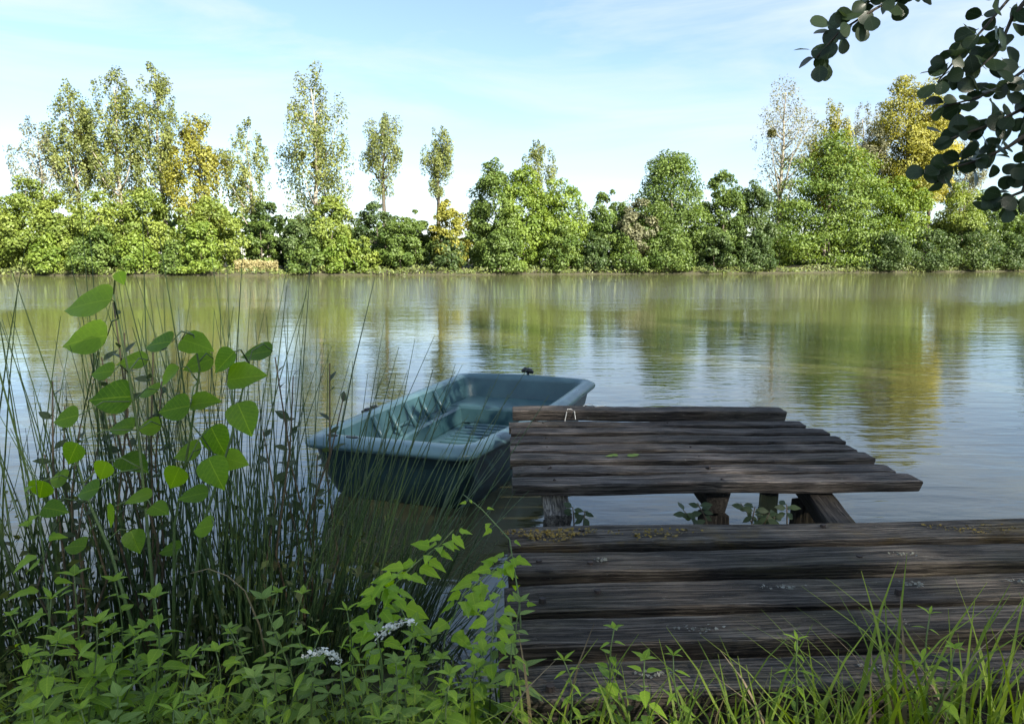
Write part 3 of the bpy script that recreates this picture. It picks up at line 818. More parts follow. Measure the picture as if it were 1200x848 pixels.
post(far_jetty, .30, 4.56, -1.4, .315, .10, M['wood_dark'], 77)
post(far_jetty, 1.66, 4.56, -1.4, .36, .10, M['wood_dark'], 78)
for i in range(7):
    for xx in (.19, .96):
        mb = MB(); yl = left_y[i]
        mb.tube([(xx - .9 + rj.uniform(-.02, .02), yl + .01 - 3.9 + rj.uniform(-.02, .02), .494), (xx - .9, yl + .01 - 3.9, .5035)], [.007, .006], 6)
        sub_part(mb.build('nail', M['bolt']), far_planks[i], far_jetty)

near_jetty = empty('jetty_landing', (1.1, 2.1, 0.0), 'nearest deck of thick mossy boards overgrown by grass at its front', 'jetty')
NB = [  # (y at the left end, y at x = 2, width)
 ((-.02, 2.565), (3.05, 2.69), .176, 'wood_moss'),
 ((-.015, 2.325), (3.0, 2.455), .164, 'wood_near'),
 ((-.03, 2.075), (3.06, 2.248), .164, 'wood_near'),
 ((-.045, 1.84), (3.02, 2.022), .148, 'wood_near'),
 ((-.03, 1.625), (3.05, 1.80), .145, 'wood_near'),
]
for i, (a, b, w, mt) in enumerate(NB):
    npl = add_plank(near_jetty, a, b, w, .50 + [0, .004, -.003, .003, -.006, -.02][i], .085, 80 + i, M[mt], tilt=[.0, -.02, .015, -.01, .02, .03][i]); near_planks.append(npl)
for (x, ) in ((.22,), (1.15,), (2.05,), (2.85,)):
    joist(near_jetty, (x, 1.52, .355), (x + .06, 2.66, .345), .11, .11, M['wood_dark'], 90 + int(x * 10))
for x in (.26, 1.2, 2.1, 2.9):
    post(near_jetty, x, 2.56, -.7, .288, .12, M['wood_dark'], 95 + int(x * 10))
for i, (a, b, w, mt) in enumerate(NB[:5]):
    for xx in (.09, .26, 1.18, 2.08, 2.88):
        t = (xx - a[0]) / (b[0] - a[0]); yy = a[1] + (b[1] - a[1]) * t + rj.uniform(-.04, .04)
        mb = MB(); mb.tube([(xx - 1.1, yy - 2.1, .49), (xx - 1.1, yy - 2.1, .507)], [.012, .010], 8)
        sub_part(mb.build('bolt', M['bolt']), near_planks[i], near_jetty)

def moss_patch(plank, cx, cy, rx, ry, n, seed, mat):
    g_ = np.random.default_rng(seed)
    a = g_.random(n) * 2 * np.pi; q_ = np.sqrt(g_.random(n)) * (1 + .35 * np.sin(3 * a))
    P_ = np.stack([cx - 1.1 + rx * q_ * np.cos(a), cy - 2.1 + ry * q_ * np.sin(a) + .04 * rx * q_ * np.cos(a), np.full(n, .503) + g_.random(n) * .006], 1)
    N_ = unit(g_.normal(size=(n, 3)) * .35 + np.array([0, -.1, 1.0])); L_ = g_.uniform(.006, .016, n)
    o = quads_obj('moss_patch', leaf_quads(P_, N_, L_, L_ * .8, g_), g_.random(n), mat)
    o['kind'] = 'stuff'
    return sub_part(o, plank, near_jetty)
M['moss'] = foliage_mat('moss_ochre', (0.10, 0.070, 0.012), (0.26, 0.18, 0.030), trans=0.1)
M['lichen'] = foliage_mat('lichen_grey', (0.09, 0.09, 0.07), (0.22, 0.22, 0.18), trans=0.05)
moss_patch(near_planks[0], .14, 2.56, .15, .055, 420, 1, M['moss'])
moss_patch(near_planks[0], .52, 2.57, .16, .05, 90, 2, M['moss'])
moss_patch(near_planks[0], 1.75, 2.62, .2, .05, 120, 3, M['moss'])
for k_, (b_, x_, y_) in enumerate(((1, .30, 2.33), (1, 1.35, 2.38), (2, .82, 2.12), (2, 1.25, 2.15), (2, 1.62, 2.17), (3, .5, 1.87), (3, 1.1, 1.90), (3, 1.5, 1.94), (4, .35, 1.65), (4, .9, 1.68))):
    moss_patch(near_planks[b_], x_, y_, .035 + .02 * (k_ % 3), .016 + .005 * (k_ % 2), 26, 10 + k_, M['lichen'])

# ------------------------------------------------------------------ boat
BL = 2.86
boat = empty('rowing_boat', (-0.775, 4.20, 0.0), 'small teal plastic rowing boat moored among the rushes beside the jetty', 'boat')
boat.rotation_euler = (0, 0, -math.atan2(.90, 2.69))
def width_at(u):      # half width of the gunwale at u = 0 (near end) .. 1 (far end)
    return .56 + .125 * math.sin(min(1, u * 1.45) * math.pi / 2)
def sheer(u):
    return .375 + .035 * (1 - u) ** 2 * 1.0 + .03 * max(0, u - .6)
def outline(inset_side, inset_near, inset_far, rn, rf, zf, nper=14, scale_w=1.0):
    """closed loop, counter-clockwise from above; v across, u along"""
    u0 = inset_near; u1 = BL - inset_far
    pts = []
    def hw(u): return width_at(u / BL) * scale_w - inset_side
    def corner(cx, cy, r, a0, a1):
        return [(cx + r * math.cos(a0 + (a1 - a0) * k / nper), cy + r * math.sin(a0 + (a1 - a0) * k / nper)) for k in range(nper + 1)]
    # near edge left->right, right side near->far, far edge right->left, left side far->near
    segs = []
    wn_, wf_ = hw(u0 + rn), hw(u1 - rf)
    segs.append([(-wn_ + rn + (2 * wn_ - 2 * rn) * k / 10, u0) for k in range(1, 10)])
    segs.append(corner(wn_ - rn, u0 + rn, rn, -math.pi / 2, 0))
    segs.append([(hw(u0 + rn + (u1 - rf - u0 - rn) * k / 24), u0 + rn + (u1 - rf - u0 - rn) * k / 24) for k in range(1, 24)])
    segs.append(corner(wf_ - rf, u1 - rf, rf, 0, math.pi / 2))
    segs.append([(wf_ - rf - (2 * wf_ - 2 * rf) * k / 10, u1) for k in range(1, 10)])
    segs.append(corner(-wf_ + rf, u1 - rf, rf, math.pi / 2, math.pi))
    segs.append([(-hw(u1 - rf - (u1 - rf - u0 - rn) * k / 24), u1 - rf - (u1 - rf - u0 - rn) * k / 24) for k in range(1, 24)])
    segs.append(corner(-wn_ + rn, u0 + rn, rn, math.pi, 1.5 * math.pi))
    for s in segs:
        for (v, u) in s:
            z = zf(u / BL, v) if callable(zf) else zf
            pts.append((v, u, z))
    return pts
rim = lambda dz: (lambda u, v: sheer(u) + dz + (.018 * math.cos(v / .68 * math.pi / 2) if u > .97 else 0))
mb = MB()
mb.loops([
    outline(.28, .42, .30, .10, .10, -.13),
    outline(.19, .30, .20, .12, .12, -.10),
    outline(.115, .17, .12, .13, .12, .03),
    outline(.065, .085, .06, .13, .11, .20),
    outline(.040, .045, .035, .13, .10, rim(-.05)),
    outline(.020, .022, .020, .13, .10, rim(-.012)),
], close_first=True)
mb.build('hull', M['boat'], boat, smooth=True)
# gunwale: a broad rolled rim with an outer lip
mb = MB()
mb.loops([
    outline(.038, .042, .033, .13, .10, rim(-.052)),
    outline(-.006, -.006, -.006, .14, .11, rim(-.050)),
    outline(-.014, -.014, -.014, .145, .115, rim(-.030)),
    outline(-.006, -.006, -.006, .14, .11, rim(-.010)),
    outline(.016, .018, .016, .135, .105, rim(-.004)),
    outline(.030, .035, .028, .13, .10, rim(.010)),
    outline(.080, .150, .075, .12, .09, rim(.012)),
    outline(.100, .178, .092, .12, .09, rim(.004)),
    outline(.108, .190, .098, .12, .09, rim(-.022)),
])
gunwale = mb.build('gunwale', M['boat_faded_lit'], boat, smooth=True)
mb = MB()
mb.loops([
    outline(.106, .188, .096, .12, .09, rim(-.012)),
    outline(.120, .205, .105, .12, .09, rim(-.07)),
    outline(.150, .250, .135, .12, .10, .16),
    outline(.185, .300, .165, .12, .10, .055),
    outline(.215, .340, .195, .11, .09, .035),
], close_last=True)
inner = mb.build('inner_shell', M['boat_inner_lit'], boat, smooth=True)
# stern bench
def rbox(x0, x1, y0, y1, z0, z1, r=.025):
    m_ = MB()
    def lp(i, z):
        return [(x0 + i, y0 + i, z), (x1 - i, y0 + i, z), (x1 - i, y1 - i, z), (x0 + i, y1 - i, z)]
    m_.loops([lp(0, z0), lp(0, z1 - r), lp(r * .3, z1 - r * .3), lp(r, z1)], True, True)
    return m_
rbox(-.535, .535, BL - .62, BL - .145, .05, .205, .03).build('stern_bench', M['boat_inner_lit'], boat)
# side ledges with ribs above them (left and right)
for s in (-1, 1):
    mb = MB()
    a, b = [], []
    lo = []
    for k in range(13):
        u = .42 + (BL - .62 - .42) * k / 12
        w = width_at(u / BL)
        lo.append((u, w))
    prof = []
    for u, w in lo:
        x0 = s * (w - .150); x1 = s * (w - .265)
        prof.append([(x0, u, .045), (x0, u, .190), (x1 + s * .018, u, .190), (x1, u, .172), (x1 - s * .012, u, .045)])
    mb.loops(prof, True, True)
    mb.build('side_bench', M['boat_inner_lit'], boat)
    for k in range(5):
        u = .80 + .29 * k
        w = width_at(u / BL)
        mb = MB()
        p = [(s * (w - .112), u + .035, sheer(u / BL) - .018), (s * (w - .232), u, .188)]
        mb.tube(p, [.017, .020], 6)
        mb.build('rib', M['boat_inner_lit'], inner, smooth=True)
    mb = MB(); u = 1.235
    mb.tube([(s * (width_at(u / BL) - .175), u - .13, .24), (s * (width_at(u / BL) - .175), u + .13, .24)], [.012, .012], 6)
    mb.build('rail', M['boat_inner_lit'], inner, smooth=True)
# raised floor with cross ribs
floor_panel = rbox(-.30, .30, .95, BL - .66, .030, .062, .015).build('floor_panel', M['boat_inner_lit'], boat)
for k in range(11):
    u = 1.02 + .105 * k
    rbox(-.27, .27, u, u + .045, .060, .080, .008).build('floor_slat', M['boat_inner_lit'], floor_panel)
# bow corner plates with dark hand holes
for v, u in ((-.40, .105), (-.255, .100)):
    mb = MB(); zc = sheer(0) + .012
    mb.loops([[(v + .042 * math.cos(a), u + .018 * math.sin(a), z) for a in np.linspace(0, 2 * math.pi, 12, endpoint=False)] for z in (zc - .004, zc + .004)], True, True)
    mb.build('hand_hole', M['black'], gunwale)
for v, u in ((-.62, 1.05), (-.61, .94), (.63, 1.05)):
    mb = MB(); w = math.copysign(width_at(u / BL) - .02, v); zc = sheer(u / BL) + .004
    mb.box((w, u, zc), (.05, .09, .016)); mb.box((w, u + .0, zc + .012), (.025, .05, .018))
    mb.build('rowlock_plate', M['black'], gunwale)
mb = MB(); zc = sheer(1) + .03
mb.tube([(.03, BL - .03, zc - .03), (.03, BL - .03, zc + .02)], [.014, .012], 8)
mb.tube([(-.03, BL - .03, zc + .03), (.0, BL - .03, zc + .045), (.06, BL - .035, zc + .035), (.085, BL - .03, zc + .02)], [.014, .026, .024, .012], 8)
mb.build('cleat', M['black'], gunwale, smooth=True)

# a scrap of white cord on the far plank, a sprig fallen on the deck
mb = MB()
mb.tube([(.335, 4.527, .485), (.345, 4.521, .545), (.352, 4.54, .562), (.375, 4.545, .561), (.395, 4.522, .55), (.402, 4.520, .50)], .003, 5)
tag(mb.build('cord', M['cord']), 'short white cord looped over the raised far plank', 'cord')
mb = MB()
mb.tube([(.46, 4.64, .561), (.50, 4.66, .575), (.54, 4.63, .562), (.60, 4.64, .562)], .003, 5)
tag(mb.build('cord', M['cord']), 'loose white cord end lying on top of the raised far plank', 'cord')

# ------------------------------------------------------------------ leaf templates
def leaf_template(name, mat, prof, fold=.15, droop=.18, wave=0.0, n=None, serr=0.0):
    """leaf of length 1 along +X, starting at the origin; prof = [(x, halfwidth)]"""
    vs = []; fs = []
    m = len(prof)
    for i, (x, w) in enumerate(prof):
        z = -droop * x * x
        ww = w * (1 + (serr if i % 2 else -serr))
        wz = wave * math.sin(i * 2.1)
        vs += [(x, -ww, z + w * fold + wz), (x, 0, z), (x, ww, z + w * fold - wz)]
    for i in range(m - 1):
        a = 3 * i; b = a + 3
        fs += [(a, b, b + 1, a + 1), (a + 1, b + 1, b + 2, a + 2)]
    me = bpy.data.meshes.new(name)
    me.from_pydata(vs, [], fs); me.update()
    me.polygons.foreach_set('use_smooth', [True] * len(me.polygons))
    me.materials.append(mat)
    return me
P_OVATE = [(0, .012), (.06, .02), (.12, .15), (.22, .24), (.36, .265), (.52, .235), (.68, .17), (.84, .085), (1, .004)]
P_LANCE = [(0, .01), (.06, .03), (.18, .10), (.34, .135), (.52, .12), (.70, .085), (.86, .045), (1, .003)]
P_HEART = [(0, .02), (.02, .20), (.08, .34), (.18, .42), (.32, .44), (.46, .41), (.60, .34), (.74, .24), (.88, .11), (1, .005)]
P_ALDER = [(0, .012), (.10, .02), (.16, .12), (.30, .26), (.48, .37), (.66, .42), (.82, .38), (.94, .25), (1, .07)]
P_SMALL = [(0, .01), (.10, .06), (.30, .21), (.52, .24), (.75, .16), (1, .01)]
P_LOBE = [(0, .02), (.05, .16), (.12, .30), (.20, .35), (.27, .29), (.36, .23), (.46, .25), (.54, .23), (.66, .17), (.82, .09), (1, .004)]
LM = {
 'nettle': leaf_template('leaf_nettle', M['leaf_nettle'], P_OVATE, .22, .25, 0, serr=.06),
 'lance': leaf_template('leaf_lance', M['leaf_nettle'], P_LANCE, .25, .22),
 'mint': leaf_template('leaf_mint', M['leaf_mint'], P_OVATE, .12, .12, serr=.03),
 'vine': leaf_template('leaf_vine', M['leaf_vine'], P_LOBE, .16, .25),
 'big': leaf_template('leaf_big', M['leaf_big'], P_HEART, .10, .16, .012, serr=.015),
 'big2': leaf_template('leaf_big', M['leaf_big'], P_HEART, .30, .10, .02, serr=.015),
 'small': leaf_template('leaf_small', M['leaf_small'], P_SMALL, .15, .15),
 'alder': leaf_template('leaf_alder', M['leaf_alder'], P_ALDER, .12, .12, .01),
 'alder2': leaf_template('leaf_alder', M['leaf_alder'], P_ALDER, .35, .20, .01),
}
def leaf_matrix(pos, direction, normal, size):
    x = Vector(direction).normalized()
    z = Vector(normal)
    z = (z - x * z.dot(x))
    if z.length < 1e-4: z = x.orthogonal()
    z.normalize(); y = z.cross(x)
    m = Matrix((x, y, z)).transposed().to_4x4()
    return Matrix.Translation(pos) @ m @ Matrix.Scale(size, 4)

def stem_curve(h, lean, az, rd, n=7, curl=1.0):
    pts = []
    wob = rd.uniform(0, 6.28)
    for i in range(n + 1):
        t = i / n
        d = lean * h * (t ** (1.0 + curl * .6))
        pts.append(Vector((math.cos(az) * d + .012 * math.sin(t * 5 + wob), math.sin(az) * d + .012 * math.cos(t * 4 + wob), h * t * (1 - .12 * lean * t))))
    return pts
def along(pts, t):
    f = t * (len(pts) - 1); i = min(len(pts) - 2, int(f))
    return pts[i].lerp(pts[i + 1], f - i), (pts[i + 1] - pts[i]).normalized()

def herb(name, label, cat, base, h, lean, az, seed, leaf='nettle', n_nodes=8, size=.07, start=.18, group=None, droop=.15, whorl=2, flower=0, stem_r=.0035, stem_mat='stem', top_tuft=True, taper=.55):
    rd = random.Random(seed)
    root = empty(name, base, label, cat, group)
    pts = stem_curve(h, lean, az, rd)
    pts[0] = Vector((0, 0, -.03))
    mb = MB(); mb.tube(pts, [stem_r * (1 - .6 * i / (len(pts) - 1)) for i in range(len(pts))], 5)
    mb.build('stem', M[stem_mat], root, smooth=True)
    for k in range(n_nodes):
        t = start + (1 - start) * (k + .3 * rd.random()) / n_nodes
        p, tg = along(pts, min(1, t))
        a0 = k * math.pi / 2 + rd.uniform(-.4, .4) + seed
        s = size * (1 - taper * max(0, (t - .35)) / .65) * rd.uniform(.8, 1.2) * (.75 + .25 * min(1, t / .3))
        for w in range(whorl):
            a = a0 + w * 2 * math.pi / whorl + rd.uniform(-.25, .25)
            el = rd.uniform(-droop - .25, .45)
            d = Vector((math.cos(a) * math.cos(el), math.sin(a) * math.cos(el), math.sin(el)))
            nrm = Vector((-math.cos(a) * math.sin(el), -math.sin(a) * math.sin(el), math.cos(el))) + Vector((rd.uniform(-.3, .3), rd.uniform(-.3, .3), 0))
            inst('leaf', LM[leaf], root, leaf_matrix(p + d * .004, d, nrm, s))
    if top_tuft:
        p, tg = along(pts, 1)
        for w in range(4):
            a = w * math.pi / 2 + seed
            d = Vector((math.cos(a) * .8, math.sin(a) * .8, .55))
            inst('leaf', LM[leaf], root, leaf_matrix(p, d, Vector((-d.x, -d.y, .9)), size * .5 * rd.uniform(.8, 1.2)))
    for q in range(flower):
        p, tg = along(pts, 1)
        mb = MB(); a = seed + q * 2.1
        sp = [p + Vector((math.cos(a) * .02 * j, math.sin(a) * .02 * j, .024 * j - .0026 * j * j)) * 1.0 for j in range(6)]
        mb.tube(sp, .0015, 4)
        for j in range(70):
            t = rd.random(); c = sp[0].lerp(sp[-1], t) if False else along(sp, t)[0]
            o_ = Vector((rd.gauss(0, 1), rd.gauss(0, 1), rd.gauss(0, 1))).normalized() * (.009 * (1.2 - .6 * t))
            b0 = len(mb.v); x_ = o_.normalized().orthogonal() * .0028; y_ = o_.normalized().cross(x_)
            mb.v += [c + o_ - x_ - y_, c + o_ + x_ - y_, c + o_ * 1.25 + x_ + y_, c + o_ * 1.25 - x_ + y_]; mb.f.append((b0, b0 + 1, b0 + 2, b0 + 3))
        mb.build('flower_spike', M['petal'], root)
    return root

def gpt(x, y): return Vector((x, y, ground_z(x, y)))

# ------------------------------------------------------------------ big-leaved sapling on the left
SY = 2.05
sb = gpt(-1.02, 2.02)
sap = empty('sapling', sb, 'sapling with big heart-shaped bright green leaves rising among the rushes', 'sapling')
BIGL = [(249, 375, 49, 0), (247, 405, 44, 0), (278, 355, 13, 1), (308, 408, 31, 0), (341, 409, 31, 0), (287, 423, 27, 0), (341, 425, 29, 0),
        (363, 424, 27, 2), (389, 416, 31, 0), (382, 436, 36, 3), (269, 453, 40, 0), (300, 448, 24, 0), (321, 462, 32, 0), (348, 457, 28, 3),
        (380, 471, 34, 1), (278, 477, 27, 0), (301, 477, 24, 0), (289, 507, 33, 0), (358, 490, 33, 1), (356, 516, 34, 1), (332, 498, 28, 0),
        (337, 533, 28, 0), (263, 514, 22, 1), (269, 552, 26, 1), (224, 545, 24, 0), (212, 530, 26, 1), (310, 545, 22, 0),
        (232, 470, 26, 0), (238, 500, 24, 1), (226, 520, 22, 0), (250, 530, 26, 0), (292, 535, 26, 0), (322, 520, 26, 1), (240, 575, 24, 0), (290, 572, 24, 1), (345, 560, 26, 0), (318, 578, 22, 0), (372, 505, 26, 0), (262, 432, 24, 0), (318, 436, 24, 2)]
stems = [[(305, 640), (300, 560), (292, 480), (282, 420), (272, 368)], [(305, 640), (322, 560), (336, 480), (343, 430), (338, 402)], [(305, 640), (345, 560), (368, 490), (380, 440), (386, 415)], [(300, 640), (270, 580), (252, 540), (240, 500), (234, 468)]]
mbs = MB()
stem3 = []
for s in stems:
    p3 = [at_y(px, py, SY + .05 * math.sin(px)) - sb for px, py in s]
    p3[0] = Vector((random.uniform(-.03, .03), random.uniform(-.03, .03), -.03))
    stem3.append(p3)
    mbs.tube(p3, [.0055, .0045, .0038, .003, .002][:len(p3)], 6)
mbs.build('stem', M['stem'], sap, smooth=True)
rl = random.Random(21)
for i, (px, py, w, mode) in enumerate(BIGL):
    Y = SY + rl.uniform(-.18, .18)
    c = at_y(px, py, Y) - sb
    size = w / F_PX * Y * .9
    best = min((((along(s, t / 10)[0] - c).length), along(s, t / 10)[0]) for s in stem3 for t in range(2, 11))[1] if True else None
    side = 1 if c.x > best.x else -1
    if mode == 1: d = Vector((side * .45, rl.uniform(-.3, .3), -.85))
    elif mode == 2: d = Vector((side * .7, -.2, -.7))
    elif mode == 3: d = Vector((side * .9, rl.uniform(-.3, .1), .15))
    else: d = Vector((side * 1, rl.uniform(-.45, .25), rl.uniform(-.28, .0)))
    d.normalize()
    nrm = Vector((rl.uniform(-.5, .5), (-.62 if mode != 1 else -1) + rl.uniform(-.3, .35), (.75 if mode != 1 else .4) + rl.uniform(-.2, .3)))
    p = c - d * size * .5
    inst('leaf', LM['big2' if mode in (2, 3) else 'big'], sap, leaf_matrix(p, d, nrm, size))
    mb = MB(); mid = best.lerp(p, .55) + Vector((0, 0, .02))
    mb.tube([best, mid, p], [.0026, .002, .0016], 5); mb.build('leaf_stalk', M['stem'], sap, smooth=True)

# ------------------------------------------------------------------ small-leaved twiggy shrubs
def shrub(label, root_px, tips, Y, n_leaf, seed, size=.032):
    rd = random.Random(seed)
    b = on_z(root_px[0], root_px[1], 0.05); b = Vector((at_y(root_px[0], root_px[1], Y).x, Y, ground_z(at_y(root_px[0], root_px[1], Y).x, Y)))
    root = empty('twiggy_shrub', b, label, 'shrub', 'twiggy shrubs among the rushes')
    for (px, py) in tips:
        tip = at_y(px, py, Y + rd.uniform(-.15, .15)) - b
        m1 = tip * .45 + Vector((rd.uniform(-.08, .08), rd.uniform(-.05, .05), .06))
        pts = [Vector((0, 0, -.03)), tip * .2 + Vector((0, 0, .05)), m1, tip * .75 + Vector((rd.uniform(-.03, .03), 0, .02)), tip]
        mb = MB(); mb.tube(pts, [.0055, .005, .004, .0032, .0022], 5); tw = mb.build('twig', M['stem_brown'], root, smooth=True)
        for k in range(n_leaf):
            t = .35 + .65 * (k + rd.random()) / n_leaf
            p, tg = along(pts, min(1, t))
            a = k * 2.4 + rd.uniform(-.5, .5)
            d = (tg * .5 + Vector((math.cos(a), math.sin(a), rd.uniform(-.3, .5)))).normalized()
            q = p + d * .003
            inst('leaf', LM['small'], tw, leaf_matrix(q, d, Vector((rd.uniform(-1, 1), rd.uniform(-1, 0), 1)), size * rd.uniform(.6, 1.25)))
shrub('dark small-leaved shrub tangled behind the big-leaved sapling', (300, 640), [(272, 375), (281, 400), (305, 405), (262, 420), (312, 440), (300, 470), (268, 470)], 2.35, 12, 31, .050)
shrub('dark small-leaved shrub close beside the boat among leaning rushes', (425, 640), [(405, 420), (420, 435), (450, 425), (462, 450), (415, 470), (440, 500), (395, 480)], 2.5, 12, 32, .050)
shrub('low dark shrub of tiny leaves at the left side of the rushes', (235, 640), [(232, 460), (245, 475), (222, 440), (260, 490), (215, 500), (250, 520)], 2.2, 12, 33, .045)
shrub('dark small-leaved shrub far left among the rushes', (120, 640), [(90, 450), (120, 430), (150, 460), (70, 480)], 2.3, 12, 34, .050)

# ------------------------------------------------------------------ rushes
def rush_quads(base, tip, bend, r, n=5):
    """three-sided thin tapering stem as quads (n*3, 4, 3)"""
    base = np.array(base, float); tip = np.array(tip, float); bend = np.array(bend, float)
    ts = np.linspace(0, 1, n + 1)[:, None]
    ctr = (base + tip) / 2 + bend
    P = (1 - ts) ** 2 * base + 2 * ts * (1 - ts) * ctr + ts ** 2 * tip
    rr = r * (1 - .72 * ts ** 2.2)
    ring = []
    for k in range(3):
        a = 2 * math.pi * k / 3 + .5
        ring.append(P + rr * np.array([math.cos(a), math.sin(a), 0]))
    q = []
    for k in range(3):
        A = ring[k]; Bq = ring[(k + 1) % 3]
        for i in range(n): q.append([A[i], Bq[i], Bq[i + 1], A[i + 1]])
    return q
def rush_clump(label, cx, cy, rx, ry, n_big, n_fill, hmin, hmax, lean, spread, seed, dead=0):
    rd = random.Random(seed)
    root = empty('rush_clump', (cx, cy, ground_z(cx, cy)), label, 'rushes', 'clumps of rushes at the water edge')
    gz = ground_z(cx, cy)
    def one(tall):
        a = rd.uniform(0, 6.28); q = math.sqrt(rd.random())
        bx, by = rx * q * math.cos(a), ry * q * math.sin(a)
        bz = ground_z(cx + bx, cy + by) - gz - .03
        h = rd.uniform(hmin, hmax) * (1.0 if tall else rd.uniform(.25, .95))
        ln = lean + rd.gauss(0, spread) + bx / max(rx, .01) * .10
        ly = rd.gauss(0, .10)
        ztop = h * math.cos(min(1.1, abs(ln)))
        tip = (bx + h * math.sin(ln), by + h * ly, bz + ztop)
        bend = (-(h * math.sin(ln)) * rd.uniform(.0, .30), 0, .04 * h * abs(math.sin(ln)) + rd.uniform(0, .03))
        return rush_quads((bx, by, bz), tip, bend, rd.uniform(.0030, .0048) if tall else rd.uniform(.0022, .0040))
    for k in range(n_big):
        q = np.array(one(True)); quads_obj('stem', q, np.full(len(q), rd.random()), M['rush'], root)
    q, tt = [], []
    for k in range(int(n_fill * 1.4)):
        s = one(False); v = rd.random(); q += s; tt += [v] * len(s)
    o = quads_obj('stem_mass', np.array(q), np.array(tt), M['rush'], root); o['kind'] = 'stuff'
    if dead:
        q, tt = [], []
        for k in range(dead):
            a = rd.uniform(0, 6.28)
            bx, by = rx * rd.uniform(-1, 1), ry * rd.uniform(-1, 1); h = rd.uniform(.3, .8)
            tip = (bx + h * rd.uniform(-.9, .9), by + h * rd.uniform(-.4, .4), h * rd.uniform(.15, .7))
            s = rush_quads((bx, by, -.03), tip, (0, 0, h * rd.uniform(.0, .35)), .0022); v = rd.random(); q += s; tt += [v] * len(s)
        o = quads_obj('dead_stems', np.array(q), np.array(tt), M['deadstem'], root); o['kind'] = 'stuff'
RC = [  # label, cx, cy, rx, ry, big, fill, hmin, hmax, lean, spread, dead
 ('rushes at the left of the sapling with a few long stems leaning left', -1.50, 2.45, .30, .25, 28, 95, 1.05, 1.80, -.06, .16, 14),
 ('tall upright rushes standing right behind the big-leaved sapling', -1.16, 2.55, .28, .28, 36, 120, 1.15, 1.85, .00, .11, 18),
 ('rushes right of the sapling with tips above the water reflections', -.90, 2.62, .24, .28, 32, 120, 1.05, 1.75, .06, .13, 18),
 ('dense rushes fanning out to the right in front of the boat', -.66, 2.72, .22, .26, 50, 150, .85, 1.55, .30, .17, 22),
 ('short rushes spreading low across the boat bow', -.46, 2.62, .18, .20, 32, 80, .55, 1.15, .48, .22, 18),
 ('greenest rushes between the sapling and the bright climbing vine', -.78, 2.30, .16, .14, 26, 70, .60, 1.20, .16, .20, 14),
 ('dark rushes rooted at the left picture side behind nettles', -1.86, 2.40, .28, .28, 22, 95, .9, 1.65, .05, .17, 14),
 ('rushes growing far left on the near bank', -2.45, 2.60, .38, .30, 24, 90, .80, 1.35, .02, .16, 12),
 ('leftmost rushes of the near bank', -3.20, 2.85, .40, .34, 24, 90, .80, 1.30, .04, .17, 10),
 ('rushes right of the nearest deck at the water edge', 3.15, 3.15, .34, .30, 24, 80, .65, 1.15, -.05, .18, 10),
]
for i, a in enumerate(RC):
    rush_clump(a[0], a[1], a[2], a[3], a[4], a[5], a[6], a[7], a[8], a[9], a[10], 300 + i, a[11])
g = np.random.default_rng(88)
n = 5200
X = np.where(g.random(n) < .75, g.uniform(-2.7, -.42, n), g.uniform(-4.2, -2.5, n)); Y = g.uniform(2.0, 2.95, n)
Z = np.array([max(0.0, ground_z(x, y)) for x, y in zip(X, Y)]) + .005 + g.random(n) ** 2.0 * .55
N = unit(g.normal(size=(n, 3)) * .9 + np.array([0, -.2, .6])); L = g.uniform(.015, .045, n)
tag(quads_obj('rush_litter', leaf_quads(np.stack([X, Y, Z], 1), N, L, L * .55, g), g.random(n), M['litter']), 'dark tangle of small brown and green leaves between the rush bases', 'undergrowth', kind='stuff')
# one long rush bowed across the picture and a seeding grass stalk
def lone_stalk(name, label, pxs, Y0, Y1, r, mat):
    pts = []
    for i, (px, py) in enumerate(pxs):
        pts.append(at_y(px, py, Y0 + (Y1 - Y0) * i / (len(pxs) - 1)))
    mb = MB(); b = pts[0].copy(); 
    mb.tube([p - b for p in pts], [r * (1 - .7 * i / (len(pts) - 1)) for i in range(len(pts))], 5)
    o = mb.build(name, mat, loc=b, smooth=True)
    me = o.data; at = me.attributes.new('tint', 'FLOAT', 'FACE'); at.data.foreach_set('value', [.6] * len(me.polygons))
    return tag(o, label, 'rush')
lone_stalk('leaning_rush', 'long dark rush lying diagonally from the sapling down to the right', [(385, 560), (368, 520), (345, 486), (320, 455), (300, 430)], 2.15, 2.2, .004, M['rush'])
lone_stalk('grass_stalk', 'pale arching grass stalk hanging over the rushes in front', [(398, 668), (392, 640), (380, 612), (366, 600), (350, 594), (335, 598)], 1.75, 1.7, .0028, M['deadstem'])

